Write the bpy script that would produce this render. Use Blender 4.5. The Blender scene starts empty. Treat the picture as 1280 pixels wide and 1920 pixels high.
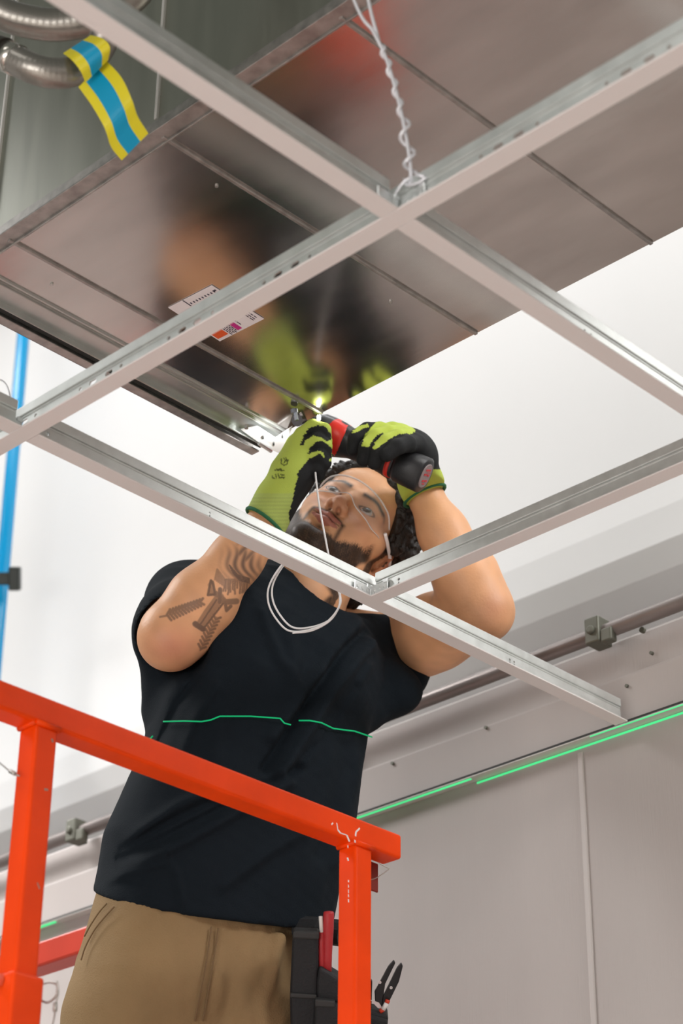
import bpy, bmesh, math
import numpy as np
from mathutils import Vector, Matrix

# ------------------------------------------------------------------ camera, world, lights
S = bpy.context.scene
COL = S.collection
CZ = 1.68                                   # lens height above the hall floor (m)
YAW, PITCH, ROLL, FPX = math.radians(-44.4277), math.radians(29.5635), math.radians(0.6143), 3918.15
FWD = np.array([math.cos(PITCH)*math.sin(YAW), math.cos(PITCH)*math.cos(YAW), math.sin(PITCH)])
_r = np.array([math.cos(YAW), -math.sin(YAW), 0.0]); _u = np.cross(_r, FWD)
RT = _r*math.cos(ROLL) + _u*math.sin(ROLL)
UP = -_r*math.sin(ROLL) + _u*math.cos(ROLL)
CAM = np.array([0, 0, CZ])
def ray(x, y): return FWD + RT*(x-640)/FPX - UP*(y-960)/FPX
def at(x, y, d): return CAM + ray(x, y)*d
def onz(x, y, z): r = ray(x, y); return CAM + r*(z-CZ)/r[2]
def onx(x, y, X): r = ray(x, y); return CAM + r*X/r[0]
def ony(x, y, Y): r = ray(x, y); return CAM + r*Y/r[1]

cd = bpy.data.cameras.new('camera'); cam = bpy.data.objects.new('camera', cd); COL.objects.link(cam)
cd.sensor_fit = 'VERTICAL'; cd.sensor_height = 36.0; cd.lens = FPX/1920*36
cam.matrix_world = Matrix(((RT[0], UP[0], -FWD[0], 0), (RT[1], UP[1], -FWD[1], 0), (RT[2], UP[2], -FWD[2], CZ), (0, 0, 0, 1)))
cd.dof.use_dof = True; cd.dof.focus_distance = 2.9; cd.dof.aperture_fstop = 5.6
S.camera = cam
S.view_settings.view_transform = 'Standard'; S.view_settings.look = 'None'
S.view_settings.exposure = 0.2; S.view_settings.gamma = 1.0; S.view_settings.use_curve_mapping = False
S.cycles.max_bounces = 8

w = bpy.data.worlds.new('world'); S.world = w; w.use_nodes = True
nt = w.node_tree; bg = nt.nodes['Background']
tc = nt.nodes.new('ShaderNodeTexCoord'); sp = nt.nodes.new('ShaderNodeSeparateXYZ'); cr = nt.nodes.new('ShaderNodeValToRGB')
mp = nt.nodes.new('ShaderNodeMapRange'); mp.inputs['From Min'].default_value = -1; mp.inputs['From Max'].default_value = 1
nt.links.new(tc.outputs['Generated'], sp.inputs[0]); nt.links.new(sp.outputs['Z'], mp.inputs['Value']); nt.links.new(mp.outputs[0], cr.inputs[0]); nt.links.new(cr.outputs[0], bg.inputs[0])
e = cr.color_ramp.elements
e[0].position = 0.0; e[0].color = (.66, .59, .56, 1); e[1].position = 1.0; e[1].color = (.13, .135, .12, 1)
m_ = cr.color_ramp.elements.new(.50); m_.color = (.42, .395, .37, 1)
m_ = cr.color_ramp.elements.new(.62); m_.color = (.15, .155, .135, 1)
bg.inputs[1].default_value = 1.0

def area(name, loc, target, sx, sy, power, col=(1, 1, 1), spread=180):
    l = bpy.data.lights.new(name, 'AREA'); l.shape = 'RECTANGLE'; l.size = sx; l.size_y = sy; l.energy = power; l.color = col; l.spread = math.radians(spread)
    o = bpy.data.objects.new(name, l); COL.objects.link(o); o.location = (loc[0], loc[1], loc[2]+CZ)
    d = Vector((target[0]-loc[0], target[1]-loc[1], target[2]-loc[2])); o.rotation_euler = d.to_track_quat('-Z', 'Y').to_euler(); return o
area('hall_lamp_or_fill', (-4.4, .9, 3.2), (-3.3, 2.46, -.1), 1.6, 1.0, 36, (1, .985, .975), 75)
area('hall_lamp_or_fill', (-1.6, 2.05, 4.2), (-1.7, 3.0, 2.4), 7.5, .5, 47, (1, 1, 1), 105)
area('hall_lamp_or_fill', (1.0, 2.60, 3.0), (-1.8, 1.6, 1.2), 2.2, .7, 92, (1, .985, .975))  # unseen key light from the right, added to whiten the tee webs
area('hall_lamp_or_fill', (-.5, -1.6, 3.0), (-.5, -1.2, -1.6), 2.5, 1.5, 135, (1, .97, .94), 110)  # unseen downlight added so floor bounce brightens the flange undersides
area('front_fill', (-.2, -3.2, -.4), (-2.0, 1.9, 1.1), 3.0, 1.4, 86, (1, .97, .94))  # soft fill added on the camera side to light the man; no window there

# ------------------------------------------------------------------ helpers
def rs(i): return np.random.RandomState(i)
def tag(o, label=None, cat=None, group=None, kind=None):
    if label: o['label'] = label
    if cat: o['category'] = cat
    if group: o['group'] = group
    if kind: o['kind'] = kind
    return o
def thing(name, loc, label, cat, group=None):
    o = bpy.data.objects.new(name, None); o.empty_display_size = .05; COL.objects.link(o); o.location = Vector([float(v) for v in loc])
    tag(o, label, cat, group); o['_'] = 0; del o['_']; return o
def mat(name, col, rough=.5, metal=0.0, bump=0, bscale=40, var=0, vscale=6, emit=None, estr=0, spec=.5, sss=0, aniso=0, stretch=None, attr=None, alpha=1, trans=0, ior=1.45, sheen=0, coat=0):
    m = bpy.data.materials.new(name); m.use_nodes = True; nt = m.node_tree; b = nt.nodes['Principled BSDF']
    b.inputs['Base Color'].default_value = (*col, 1); b.inputs['Roughness'].default_value = rough; b.inputs['Metallic'].default_value = metal
    b.inputs['Specular IOR Level'].default_value = spec; b.inputs['IOR'].default_value = ior
    if sss: b.inputs['Subsurface Weight'].default_value = sss; b.inputs['Subsurface Radius'].default_value = (1, .35, .2); b.inputs['Subsurface Scale'].default_value = .006
    if emit: b.inputs['Emission Color'].default_value = (*emit, 1); b.inputs['Emission Strength'].default_value = estr
    if trans: b.inputs['Transmission Weight'].default_value = trans
    if sheen: b.inputs['Sheen Weight'].default_value = sheen
    if coat: b.inputs['Coat Weight'].default_value = coat; b.inputs['Coat Roughness'].default_value = .12
    b.inputs['Alpha'].default_value = alpha
    tc = nt.nodes.new('ShaderNodeTexCoord'); src = tc.outputs['Object']
    if stretch:
        mpn = nt.nodes.new('ShaderNodeMapping'); mpn.inputs['Scale'].default_value = stretch; nt.links.new(src, mpn.inputs[0]); src = mpn.outputs[0]
    base = None
    if attr:
        a = nt.nodes.new('ShaderNodeVertexColor'); a.layer_name = attr; base = a.outputs[0]; nt.links.new(base, b.inputs['Base Color'])
    if var:
        n = nt.nodes.new('ShaderNodeTexNoise'); n.inputs['Scale'].default_value = vscale; n.inputs['Detail'].default_value = 6; nt.links.new(src, n.inputs[0])
        r = nt.nodes.new('ShaderNodeMapRange'); r.inputs['From Min'].default_value = .3; r.inputs['From Max'].default_value = .7
        r.inputs['To Min'].default_value = 1-var; r.inputs['To Max'].default_value = 1+var*.6; nt.links.new(n.outputs[0], r.inputs[0])
        mx = nt.nodes.new('ShaderNodeMix'); mx.data_type = 'RGBA'; mx.blend_type = 'MULTIPLY'; mx.inputs[0].default_value = 1
        if base: nt.links.new(base, mx.inputs[6])
        else: mx.inputs[6].default_value = (*col, 1)
        nt.links.new(r.outputs[0], mx.inputs[7]); nt.links.new(mx.outputs[2], b.inputs['Base Color'])
        if metal > .3:
            r2 = nt.nodes.new('ShaderNodeMapRange'); r2.inputs['To Min'].default_value = rough*.75; r2.inputs['To Max'].default_value = rough*1.3
            nt.links.new(n.outputs[0], r2.inputs[0]); nt.links.new(r2.outputs[0], b.inputs['Roughness'])
    if bump:
        n2 = nt.nodes.new('ShaderNodeTexNoise'); n2.inputs['Scale'].default_value = bscale; n2.inputs['Detail'].default_value = 4; nt.links.new(src, n2.inputs[0])
        bp = nt.nodes.new('ShaderNodeBump'); bp.inputs['Strength'].default_value = bump; bp.inputs['Distance'].default_value = .004
        nt.links.new(n2.outputs[0], bp.inputs['Height']); nt.links.new(bp.outputs[0], b.inputs['Normal'])
    return m

class MB:
    def __init__(s): s.v = []; s.f = []; s.m = []; s.mats = []
    def mi(s, m):
        if m is None: return 0
        if m not in s.mats: s.mats.append(m)
        return s.mats.index(m)
    def add(s, vs, fs, m=None):
        k = len(s.v); s.v += [tuple(map(float, v)) for v in vs]; i = s.mi(m)
        for f in fs: s.f.append(tuple(j+k for j in f)); s.m.append(i)
    def box(s, a, b, m=None):
        x0, y0, z0 = a; x1, y1, z1 = b
        x0, x1 = sorted((x0, x1)); y0, y1 = sorted((y0, y1)); z0, z1 = sorted((z0, z1))
        s.add([(x0,y0,z0),(x1,y0,z0),(x1,y1,z0),(x0,y1,z0),(x0,y0,z1),(x1,y0,z1),(x1,y1,z1),(x0,y1,z1)],
              [(3,2,1,0),(4,5,6,7),(0,1,5,4),(1,2,6,5),(2,3,7,6),(3,0,4,7)], m)
    def obox(s, c, ax, ay, az, m=None):             # oriented box: centre and three half-axis vectors
        c, ax, ay, az = [np.array(q, float) for q in (c, ax, ay, az)]
        vs = [c+i*ax+j*ay+k*az for k in (-1, 1) for (i, j) in ((-1,-1),(1,-1),(1,1),(-1,1))]
        s.add(vs, [(3,2,1,0),(4,5,6,7),(0,1,5,4),(1,2,6,5),(2,3,7,6),(3,0,4,7)], m)
    def tube(s, pts, r, n=12, m=None, cap=True, rad=None):
        P = [np.array(p, float) for p in pts]; k = len(s.v); N = len(P); fr = None; mi = s.mi(m)
        for i, p in enumerate(P):
            t = (P[min(i+1, N-1)]-P[max(i-1, 0)]); t = t/(np.linalg.norm(t)+1e-12)
            if fr is None:
                a = np.array([0, 0, 1.]) if abs(t[2]) < .9 else np.array([1., 0, 0]); fr = np.cross(t, a)
            fr = fr-t*(fr@t); fr /= np.linalg.norm(fr); b2 = np.cross(t, fr); rr = rad[i] if rad is not None else r
            for q in range(n):
                an = 2*math.pi*q/n; s.v.append(tuple(p+rr*(fr*math.cos(an)+b2*math.sin(an))))
        for i in range(N-1):
            for q in range(n):
                s.f.append((k+i*n+q, k+i*n+(q+1) % n, k+(i+1)*n+(q+1) % n, k+(i+1)*n+q)); s.m.append(mi)
        if cap: s.f.append(tuple(k+q for q in range(n))[::-1]); s.f.append(tuple(k+(N-1)*n+q for q in range(n))); s.m += [mi, mi]
    def build(s, name, m=None, parent=None, bevel=0, smooth=False, seg=2):
        me = bpy.data.meshes.new(name); me.from_pydata(s.v, [], s.f)
        for q in (s.mats or [m]): me.materials.append(q)
        if s.mats: me.polygons.foreach_set('material_index', s.m)
        me.validate(); me.update()
        bm = bmesh.new(); bm.from_mesh(me); bmesh.ops.recalc_face_normals(bm, faces=bm.faces); bm.to_mesh(me); bm.free()
        if smooth: me.polygons.foreach_set('use_smooth', [True]*len(me.polygons))
        o = bpy.data.objects.new(name, me); COL.objects.link(o)
        if bevel:
            md = o.modifiers.new('bevel', 'BEVEL'); md.width = bevel; md.segments = seg; md.limit_method = 'ANGLE'; md.angle_limit = .7
            md.harden_normals = False
        attach(o, parent); return o
def attach(o, parent):
    if parent is not None:
        o.parent = parent; o.matrix_parent_inverse = world_of(parent).inverted()
def world_of(o):
    m = Matrix.LocRotScale(o.location, o.rotation_euler, o.scale)
    return (world_of(o.parent) @ o.matrix_parent_inverse @ m) if o.parent else m
def spline(pts, n=12):
    P = [np.array(p, float) for p in pts]; P = [2*P[0]-P[1]]+P+[2*P[-1]-P[-2]]; out = []
    for i in range(1, len(P)-2):
        for k in range(n):
            t = k/n; a, b, c, d = P[i-1:i+3]
            out.append(.5*((2*b)+(-a+c)*t+(2*a-5*b+4*c-d)*t*t+(-a+3*b-3*c+d)*t**3))
    out.append(P[-2]); return out
def unit(v): v = np.array(v, float); return v/np.linalg.norm(v)

# signed-distance modelling: smooth blends of tapered limbs, read out as one mesh
class SDF:
    def __init__(s, lo, hi, h):
        s.lo = np.array(lo, float); s.h = h; s.n = np.ceil((np.array(hi)-s.lo)/h).astype(int)+1
        s.F = np.full(s.n, .05, np.float32)
    def sub(s, lo, hi):
        a = np.clip(np.floor((np.array(lo)-s.lo)/s.h).astype(int), 0, s.n-1); b = np.clip(np.ceil((np.array(hi)-s.lo)/s.h).astype(int)+1, 1, s.n)
        if (b <= a).any(): return None
        g = [(s.lo[i]+s.h*np.arange(a[i], b[i])).astype(np.float32) for i in range(3)]
        return (slice(a[0], b[0]), slice(a[1], b[1]), slice(a[2], b[2])), g[0][:, None, None], g[1][None, :, None], g[2][None, None, :]
    def put(s, lo, hi, fn, k, cut=False):
        pad = .012+k; r = s.sub(np.array(lo)-pad, np.array(hi)+pad)
        if r is None: return
        sl, X, Y, Z = r; d = fn(X, Y, Z); F = s.F[sl]
        if cut:
            d = -d; h = np.clip(.5-.5*(F-d)/k, 0, 1); s.F[sl] = F+(d-F)*h+k*h*(1-h)
        else:
            h = np.clip(.5+.5*(F-d)/k, 0, 1); s.F[sl] = F+(d-F)*h-k*h*(1-h)
    def cone(s, a, b, r1, r2, k=.01, cut=False):
        a = np.array(a, float); b = np.array(b, float); ab = b-a; L = max(ab@ab, 1e-9); m = max(r1, r2)
        def fn(X, Y, Z):
            t = np.clip(((X-a[0])*ab[0]+(Y-a[1])*ab[1]+(Z-a[2])*ab[2])/L, 0, 1)
            return np.sqrt((X-a[0]-t*ab[0])**2+(Y-a[1]-t*ab[1])**2+(Z-a[2]-t*ab[2])**2)-(r1+(r2-r1)*t)
        s.put(np.minimum(a, b)-m, np.maximum(a, b)+m, fn, k, cut)
    def chain(s, pts, rr, k=.008):
        for i in range(len(pts)-1): s.cone(pts[i], pts[i+1], rr[i], rr[i+1], k)
    def fcone(s, a, b, r1, r2, ax, fl, k=.01):      # flattened limb: thinner (factor fl) along unit axis ax
        a = np.array(a, float); b = np.array(b, float); ab = b-a; L = ab@ab; m = max(r1, r2)
        def fn(X, Y, Z):
            t = np.clip(((X-a[0])*ab[0]+(Y-a[1])*ab[1]+(Z-a[2])*ab[2])/L, 0, 1)
            x, y, z = X-a[0]-t*ab[0], Y-a[1]-t*ab[1], Z-a[2]-t*ab[2]
            q = x*ax[0]+y*ax[1]+z*ax[2]; R = r1+(r2-r1)*t
            l = np.sqrt(x*x+y*y+z*z+q*q*(1/fl**2-1)); return (l-R)*(fl+(1-fl)*.4)
        s.put(np.minimum(a, b)-m, np.maximum(a, b)+m, fn, k)
    def ell(s, c, M, r, k=.01, cut=False):          # M rows: unit axes
        c = np.array(c, float); M = np.array(M, float); r = np.array(r, float); m = r.max()
        def fn(X, Y, Z):
            x, y, z = X-c[0], Y-c[1], Z-c[2]; k0 = 0; k1 = 0
            for i in range(3):
                q = x*M[i][0]+y*M[i][1]+z*M[i][2]; k0 = k0+(q/r[i])**2; k1 = k1+(q/r[i]**2)**2
            k0 = np.sqrt(k0); return k0*(k0-1)/np.sqrt(k1+1e-12)
        s.put(c-m, c+m, fn, k, cut)
    def loft(s, C, A, B, ax, fr, k=.01, p=2.3):     # stacked ovals: centres C, half widths A along ax, half depths B along fr
        C = np.array(C, float); n = len(C); up = unit(np.cross(ax, fr)); 
        if up@(C[-1]-C[0]) < 0: up = -up
        T = (C-C[0])@up; m = max(max(A), max(B))
        def fn(X, Y, Z):
            x, y, z = X-C[0][0], Y-C[0][1], Z-C[0][2]; t = x*up[0]+y*up[1]+z*up[2]
            u = x*ax[0]+y*ax[1]+z*ax[2]; v = x*fr[0]+y*fr[1]+z*fr[2]
            tt = t.ravel(); f = lambda a: np.interp(tt, T, a).reshape(t.shape)
            u = u-f((C-C[0])@ax); v = v-f((C-C[0])@fr); a = f(A); b = f(B)
            q = (np.abs(u/a)**p+np.abs(v/b)**p)**(1/p); d = (q-1)*np.minimum(a, b)
            return np.maximum(d, np.maximum(T[0]-t, t-T[-1])).astype(np.float32)
        s.put(C.min(0)-m, C.max(0)+m, fn, k)
    def mesh(s):
        F = s.F.copy(); F[0] = F[-1] = .05; F[:, 0] = F[:, -1] = .05; F[:, :, 0] = F[:, :, -1] = .05
        I = F < 0; c = np.zeros(tuple(s.n-1), np.int8)
        for i in (0, 1):
            for j in (0, 1):
                for k in (0, 1): c += I[i:i+s.n[0]-1, j:j+s.n[1]-1, k:k+s.n[2]-1]
        A = np.argwhere((c > 0) & (c < 8)); idx = np.full(c.shape, -1, np.int32); idx[tuple(A.T)] = np.arange(len(A))
        acc = np.zeros((len(A), 3)); cnt = np.zeros(len(A))
        co = [(i, j, k) for i in (0, 1) for j in (0, 1) for k in (0, 1)]
        for p in co:
            for d in range(3):
                if p[d]: continue
                q = list(p); q[d] = 1
                f0 = F[A[:, 0]+p[0], A[:, 1]+p[1], A[:, 2]+p[2]]; f1 = F[A[:, 0]+q[0], A[:, 1]+q[1], A[:, 2]+q[2]]
                m = (f0 < 0) != (f1 < 0); t = np.where(m, f0/np.where(m, f0-f1, 1), 0); P = np.tile(np.array(p, float), (len(A), 1)); P[:, d] += t
                acc[m] += P[m]; cnt[m] += 1
        V = s.lo+s.h*(A+acc/cnt[:, None]); Q = []
        for d in range(3):
            sl0 = [slice(None)]*3; sl1 = [slice(None)]*3; sl0[d] = slice(0, -1); sl1[d] = slice(1, None)
            a, b = I[tuple(sl0)], I[tuple(sl1)]; E_ = np.argwhere(a != b); ins = a[tuple(E_.T)]
            u, v = [(1, 2), (2, 0), (0, 1)][d]; o = [np.array([0, 0, 0]) for _ in range(4)]
            o[1][u] = -1; o[2][u] = -1; o[2][v] = -1; o[3][v] = -1
            q = np.stack([idx[tuple((E_+oo).T)] for oo in o], 1)
            q[~ins] = q[~ins][:, ::-1]; Q.append(q[:, ::-1] if False else q)
        Q = np.concatenate(Q); Q = Q[(Q >= 0).all(1)]
        return V, Q
def npmesh(name, V, Q, m, parent=None, cols=None, smooth_it=0):
    V = V.copy()
    if smooth_it:
        E_ = np.concatenate([Q[:, [0, 1]], Q[:, [1, 2]], Q[:, [2, 3]], Q[:, [3, 0]]])
        for _ in range(smooth_it):
            acc = np.zeros_like(V); n = np.zeros(len(V))
            for a, b in ((0, 1), (1, 0)):
                for k in range(3): acc[:, k] += np.bincount(E_[:, a], V[E_[:, b], k], len(V))
                n += np.bincount(E_[:, a], minlength=len(V))
            V = V*.5+.5*acc/np.maximum(n, 1)[:, None]
    me = bpy.data.meshes.new(name); me.from_pydata(V.tolist(), [], Q.tolist()); me.materials.append(m)
    me.polygons.foreach_set('use_smooth', np.ones(len(me.polygons), bool))
    bm = bmesh.new(); bm.from_mesh(me); bmesh.ops.recalc_face_normals(bm, faces=bm.faces); bm.to_mesh(me); bm.free()
    o = bpy.data.objects.new(name, me); COL.objects.link(o)
    if cols is not None:
        a = me.color_attributes.new('Col', 'FLOAT_COLOR', 'POINT'); C = np.ones((len(V), 4), np.float32); C[:, :3] = cols(V) if callable(cols) else cols
        a.data.foreach_set('color', C.ravel())
    attach(o, parent); return o
def ss(x, a, b): t = np.clip((x-a)/(b-a), 0, 1); return t*t*(3-2*t)
def proj(V):
    d = np.asarray(V)-CAM; z = d@FWD; return 640+FPX*(d@RT)/z, 960-FPX*(d@UP)/z, z

# ------------------------------------------------------------------ materials
galv = mat('galvanised steel', (.60, .62, .60), .36, .95, var=.08, vscale=25)
galv_web = mat('zinc tee web', (.70, .725, .71), .38, .75, bump=.02, bscale=300, var=.07, vscale=60)
white_cap = mat('white enamel', (.72, .68, .665), .45)
duct_m = mat('polished duct sheet', (.66, .615, .585), .18, 1.0, bump=.04, bscale=9, var=.14, vscale=5, stretch=(1, 3, 1))
duct_side = mat('dull duct sheet', (.46, .465, .41), .36, 1.0, bump=.03, bscale=14, var=.07, vscale=9, stretch=(5, 1, .5))
duct_lip = mat('duct flange steel', (.46, .44, .42), .4, .9, var=.25, vscale=60)
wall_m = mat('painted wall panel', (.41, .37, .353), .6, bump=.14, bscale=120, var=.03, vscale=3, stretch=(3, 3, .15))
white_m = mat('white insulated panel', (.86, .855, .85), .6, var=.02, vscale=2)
floor_m = mat('concrete floor', (.62, .56, .52), .7, bump=.2, bscale=20, var=.12, vscale=2)
dark_gap = mat('dark rubber and gap', (.03, .03, .028), .8)
pipe_m = mat('grey conduit', (.23, .20, .19), .4, .6, var=.15, vscale=12)
clamp_m = mat('cast clamp', (.12, .12, .095), .5, .3)
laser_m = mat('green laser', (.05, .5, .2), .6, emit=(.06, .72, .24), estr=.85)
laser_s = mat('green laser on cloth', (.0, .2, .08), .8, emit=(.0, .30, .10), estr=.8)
orange = mat('orange paint', (.86, .056, .0), .42, bump=.06, bscale=60, var=.10, vscale=14, spec=.22)
redp = mat('red paint', (.52, .035, .012), .4, var=.1, vscale=10)
steel = mat('bright steel', (.7, .7, .7), .25, 1.0)
cablem = mat('steel cable', (.42, .40, .37), .4, .8)
zincw = mat('white hanger wire', (.80, .80, .84), .35, .35)
braid = mat('braided steel hose', (.50, .48, .44), .3, .9, var=.1, vscale=30)

# ------------------------------------------------------------------ the hall
GZ = CZ+1.32                                  # ceiling grid height
YW = 1.848*1.32+.022                               # wall carrying the wall angle
b = MB(); b.box((-9, -6, -.1), (6, 8, 0)); tag(b.build('floor', floor_m), kind='structure')
b = MB(); TOP = CZ+1.415
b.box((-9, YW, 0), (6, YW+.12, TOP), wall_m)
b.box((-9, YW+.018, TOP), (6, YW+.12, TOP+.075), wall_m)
tag(b.build('wall_back', bevel=.006), kind='structure')
# slim panel joints proud of the wall
jx = ony(1099, 1650, YW)[0]
b = MB(); 
for k in range(-5, 4): b.box((jx+k*1.15-.004, YW-.003, .2), (jx+k*1.15+.007, YW+.001, GZ-.012))
tag(b.build('trim_1', mat('panel joint', (.48, .44, .422), .5), bevel=.003), kind='structure')
# bright upper hall wall behind the low wall, with a stepped bulkhead
b = MB(); zl = CZ+3.0*.630
pr = [(3.0, CZ+6.5), (3.0, zl+.16), (3.008, zl+.09), (3.03, zl+.04), (3.07, zl+.005), (3.13, zl-.035), (3.44, zl-.30), (3.44, 0), (3.75, 0), (3.75, CZ+6.5)]
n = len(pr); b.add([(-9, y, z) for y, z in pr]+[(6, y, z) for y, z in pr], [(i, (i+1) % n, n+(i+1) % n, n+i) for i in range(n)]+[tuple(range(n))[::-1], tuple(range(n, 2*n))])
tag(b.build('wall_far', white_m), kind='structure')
# wall angle: painted leg on the wall, dark strip drawn in for the shaded gap above it
b = MB(); b.box((-9, YW-.022, GZ-.0012), (6, YW-.0005, GZ))
tag(b.build('trim_3', mat('wall angle enamel', (.56, .55, .52), .4)), kind='structure')
b = MB(); b.box((-9, YW-.0218, GZ+.0004), (6, YW-.0003, GZ+.0042)); tag(b.build('trim_4', dark_gap), kind='structure')
# glowing tubes drawn in place of the laser light along the angle and the wall
def strip(x0, x1, y, z, r, label):
    b = MB(); b.tube([(x0, y, z), (x1, y, z)], r, 8); return tag(b.build('laser_glow_tube', laser_m, smooth=True), label, 'laser line')
xa = ony(880, 1458, YW-.02)[0]; xb = ony(1120, 1366, YW)[0]
xc = ony(560, 1580, YW-.02)[0]; xd, xe_ = ony(48, 1752, YW-.02)[0], ony(101, 1735, YW-.02)[0]
strip(xd, xe_, YW-.0165, GZ-.002, .0026, 'short blurred green laser streak on the wall between the left post and the man')
strip(xc, xa, YW-.0165, GZ-.002, .0018, 'bright green laser line on the wall angle directly beside the man')
strip(xa, .5, YW-.0006, GZ-.0045, .0018, 'green laser line on the wall under the angle, running past the panel joint')
strip(xb, .5, YW-.0205, GZ-.002, .0010, 'thin green laser line along the angle edge right of the end of the long tee')
# conduit along the top of the low wall, with clamps
PY = YW-.018; pz = ony(800, 1312, PY)[2]
root = thing('conduit', (-3, PY, pz), 'long dark grey conduit clamped along the top of the back wall', 'pipe')
b = MB(); b.tube([(-8.5, PY, pz), (4, PY, pz)], .0125, 16); b.build('pipe', pipe_m, root, smooth=True)
for px in (1125, 600, 145, 88-400):
    c = ony(px, 1635-.383*px, PY)
    b = MB(); b.box((c[0]-.016, PY-.02, pz-.022), (c[0]+.012, PY+.017, pz+.024)); b.box((c[0]+.012, PY-.017, pz-.026), (c[0]+.034, PY+.0, pz-.002))
    b.tube([(c[0]-.002, PY-.026, pz), (c[0]-.002, PY-.018, pz)], .008, 8)
    b.build('clamp', clamp_m, root, bevel=.003)
for px, py in ((1205, 1182), (1222, 1225), (1176, 1287), (912, 1365), (737, 1432)):
    c = ony(px, py, YW); b = MB(); b.tube([(c[0], YW-.004, c[2]), (c[0], YW+.002, c[2])], .003 if py > 1200 else .005, 8)
    tag(b.build('screw', clamp_m), {1182: 'small bolt head on the wall just below the conduit, right of its clamp', 1225: 'small screw in the wall top below the conduit, nearest the right edge', 1287: 'screw in the wall above the end of the long tee', 1365: 'screw in the back wall between the long tee and the man', 1432: 'screw in the back wall closest to the black T-shirt'}[py], 'screw')
# blue pipe with black clamp
BY = 2.80
p0, p1 = ony(45, 616, BY), ony(-4, 1180, BY)
ax_ = (p0-p1); 
root = thing('blue_pipe', p1, 'bright blue vertical pipe in front of the white wall at the left edge', 'pipe')
b = MB(); b.tube([p1-ax_*3.1*.5, p0+ax_*1.5], .0175, 20); b.build('pipe', mat('blue plastic', (.0, .30, .62), .25, spec=.6), root, smooth=True)
c = ony(28, 1085, BY-.03)
b = MB(); b.obox(c, unit(RT)*.014, unit(FWD)*.02, unit(UP)*.030); b.obox(c-RT*.04, unit(RT)*.035, unit(FWD)*.012, unit(UP)*.016); b.build('clamp', mat('black clamp', (.015, .022, .018), .4), root, bevel=.004)

# ------------------------------------------------------------------ suspended grid
def stadium(x0, x1, z0, z1, n=5):
    r = (z1-z0)/2; cx0 = x0+r; cx1 = x1-r; cz = (z0+z1)/2; P = []
    if cx1 < cx0: cx0 = cx1 = (x0+x1)/2
    for c, s0 in ((cx1, -90), (cx0, 90)):
        for i in range(n+1): a = math.radians(s0+180*i/n); P.append((c+r*math.cos(a), cz+r*math.sin(a)))
    return P
def tee(name, axis, c, s0, s1, label, holes=(), gap=0, zoff=0, hw=.012, H=.040, group=None, seam=True):
    """inverted tee along axis ('x' or 'y') at cross coordinate c from s0 to s1; parts flange, web, bulb"""
    f = (lambda s, t, z: (s, c+t, z)) if axis == 'x' else (lambda s, t, z: (c-t, s, z))
    z0 = GZ+zoff; loc = f(s0, 0, z0); root = thing(name, loc, label, 'ceiling grid tee', group)
    def bx(b, s_, t_, z_, m=None):
        p = f(s_[0], t_[0], z_[0]); q = f(s_[1], t_[1], z_[1]); b.box(p, q, m)
    b = MB(); bx(b, (s0, s1), (-hw, hw), (z0-.0006, z0+.0005)); bx(b, (s0, s1), (-hw, -hw+.0012), (z0, z0+.0016)); bx(b, (s0, s1), (hw-.0012, hw), (z0, z0+.0016))
    b.build('flange', white_cap, root, bevel=.0004, seg=1)
    b = MB(); bx(b, (s0+gap, s1-gap), (-.0032, .0032), (z0+H-.014, z0+H)); bx(b, (s0+gap, s1-gap), (-.0018, .0018), (z0+H-.0175, z0+H-.014))
    b.build('bulb', galv_web, root, bevel=.0012)
    # web with punched slots
    b = MB(); wz0, wz1 = z0+.0005, z0+H-.0175; t0 = .0009; hs = sorted((h for h in holes if s0+gap+.01 < h[0] < s1-gap-.01), key=lambda h: h[0]); cur = s0+gap
    for (sc, L, r, zc) in hs:
        a, e_ = sc-L/2-.003, sc+L/2+.003
        if a < cur: continue
        bx(b, (cur, a), (-t0, t0), (wz0, wz1)); cur = e_
        zz0, zz1 = wz0+zc-r, wz0+zc+r; P = stadium(sc-L/2, sc+L/2, zz0, zz1); n = len(P)
        O = []
        for (x, z) in P:                          # project the slot outline onto the cell's rectangle
            dx, dz = x-sc, z-(zz0+zz1)/2; k = min(((L/2+.003)/abs(dx)) if abs(dx) > 1e-9 else 9e9, ((wz1-(zz0+zz1)/2)/dz) if dz > 1e-9 else (((zz0+zz1)/2-wz0)/-dz if dz < -1e-9 else 9e9))
            O.append((sc+dx*k, (zz0+zz1)/2+dz*k))
        # add exact corners by snapping
        for X_ in (a, e_):
            for Z_ in (wz0, wz1):
                j = min(range(n), key=lambda i: (O[i][0]-X_)**2+((O[i][1]-Z_))**2); O[j] = (X_, Z_)
        for t in (-t0, t0):
            vs = [f(x, t, z) for x, z in P]+[f(x, t, z) for x, z in O]
            b.add(vs, [(i, (i+1) % n, n+(i+1) % n, n+i) for i in range(n)])
        vs = [f(x, -t0, z) for x, z in P]+[f(x, t0, z) for x, z in P]; b.add(vs, [(i, (i+1) % n, n+(i+1) % n, n+i) for i in range(n)])
    bx(b, (cur, s1-gap), (-t0, t0), (wz0, wz1))
    b.build('web', galv_web, root)
    return root
YA1, YA2, XB1, XB2 = .957*1.32, 1.416*1.32, -.8805*1.32, -1.345*1.32
def hx(px, py): return ony(px, py, YA1-.001)[0]
pat = [(68,763,'o'),(47,776,'s'),(152,713,'o'),(175,700,'s'),(205,682,'s'),(228,668,'o'),(317,614,'o'),(342,600,'s'),(370,585,'s'),(399,566,'o'),(495,510,'o'),(521,494,'s'),(553,474,'s'),(580,458,'o'),
       (900,266,'o'),(932,247,'s'),(970,223,'s'),(1005,205,'o'),(1134,125,'o'),(1171,104,'s'),(1214,80,'s'),(1251,56,'o')]
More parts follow.
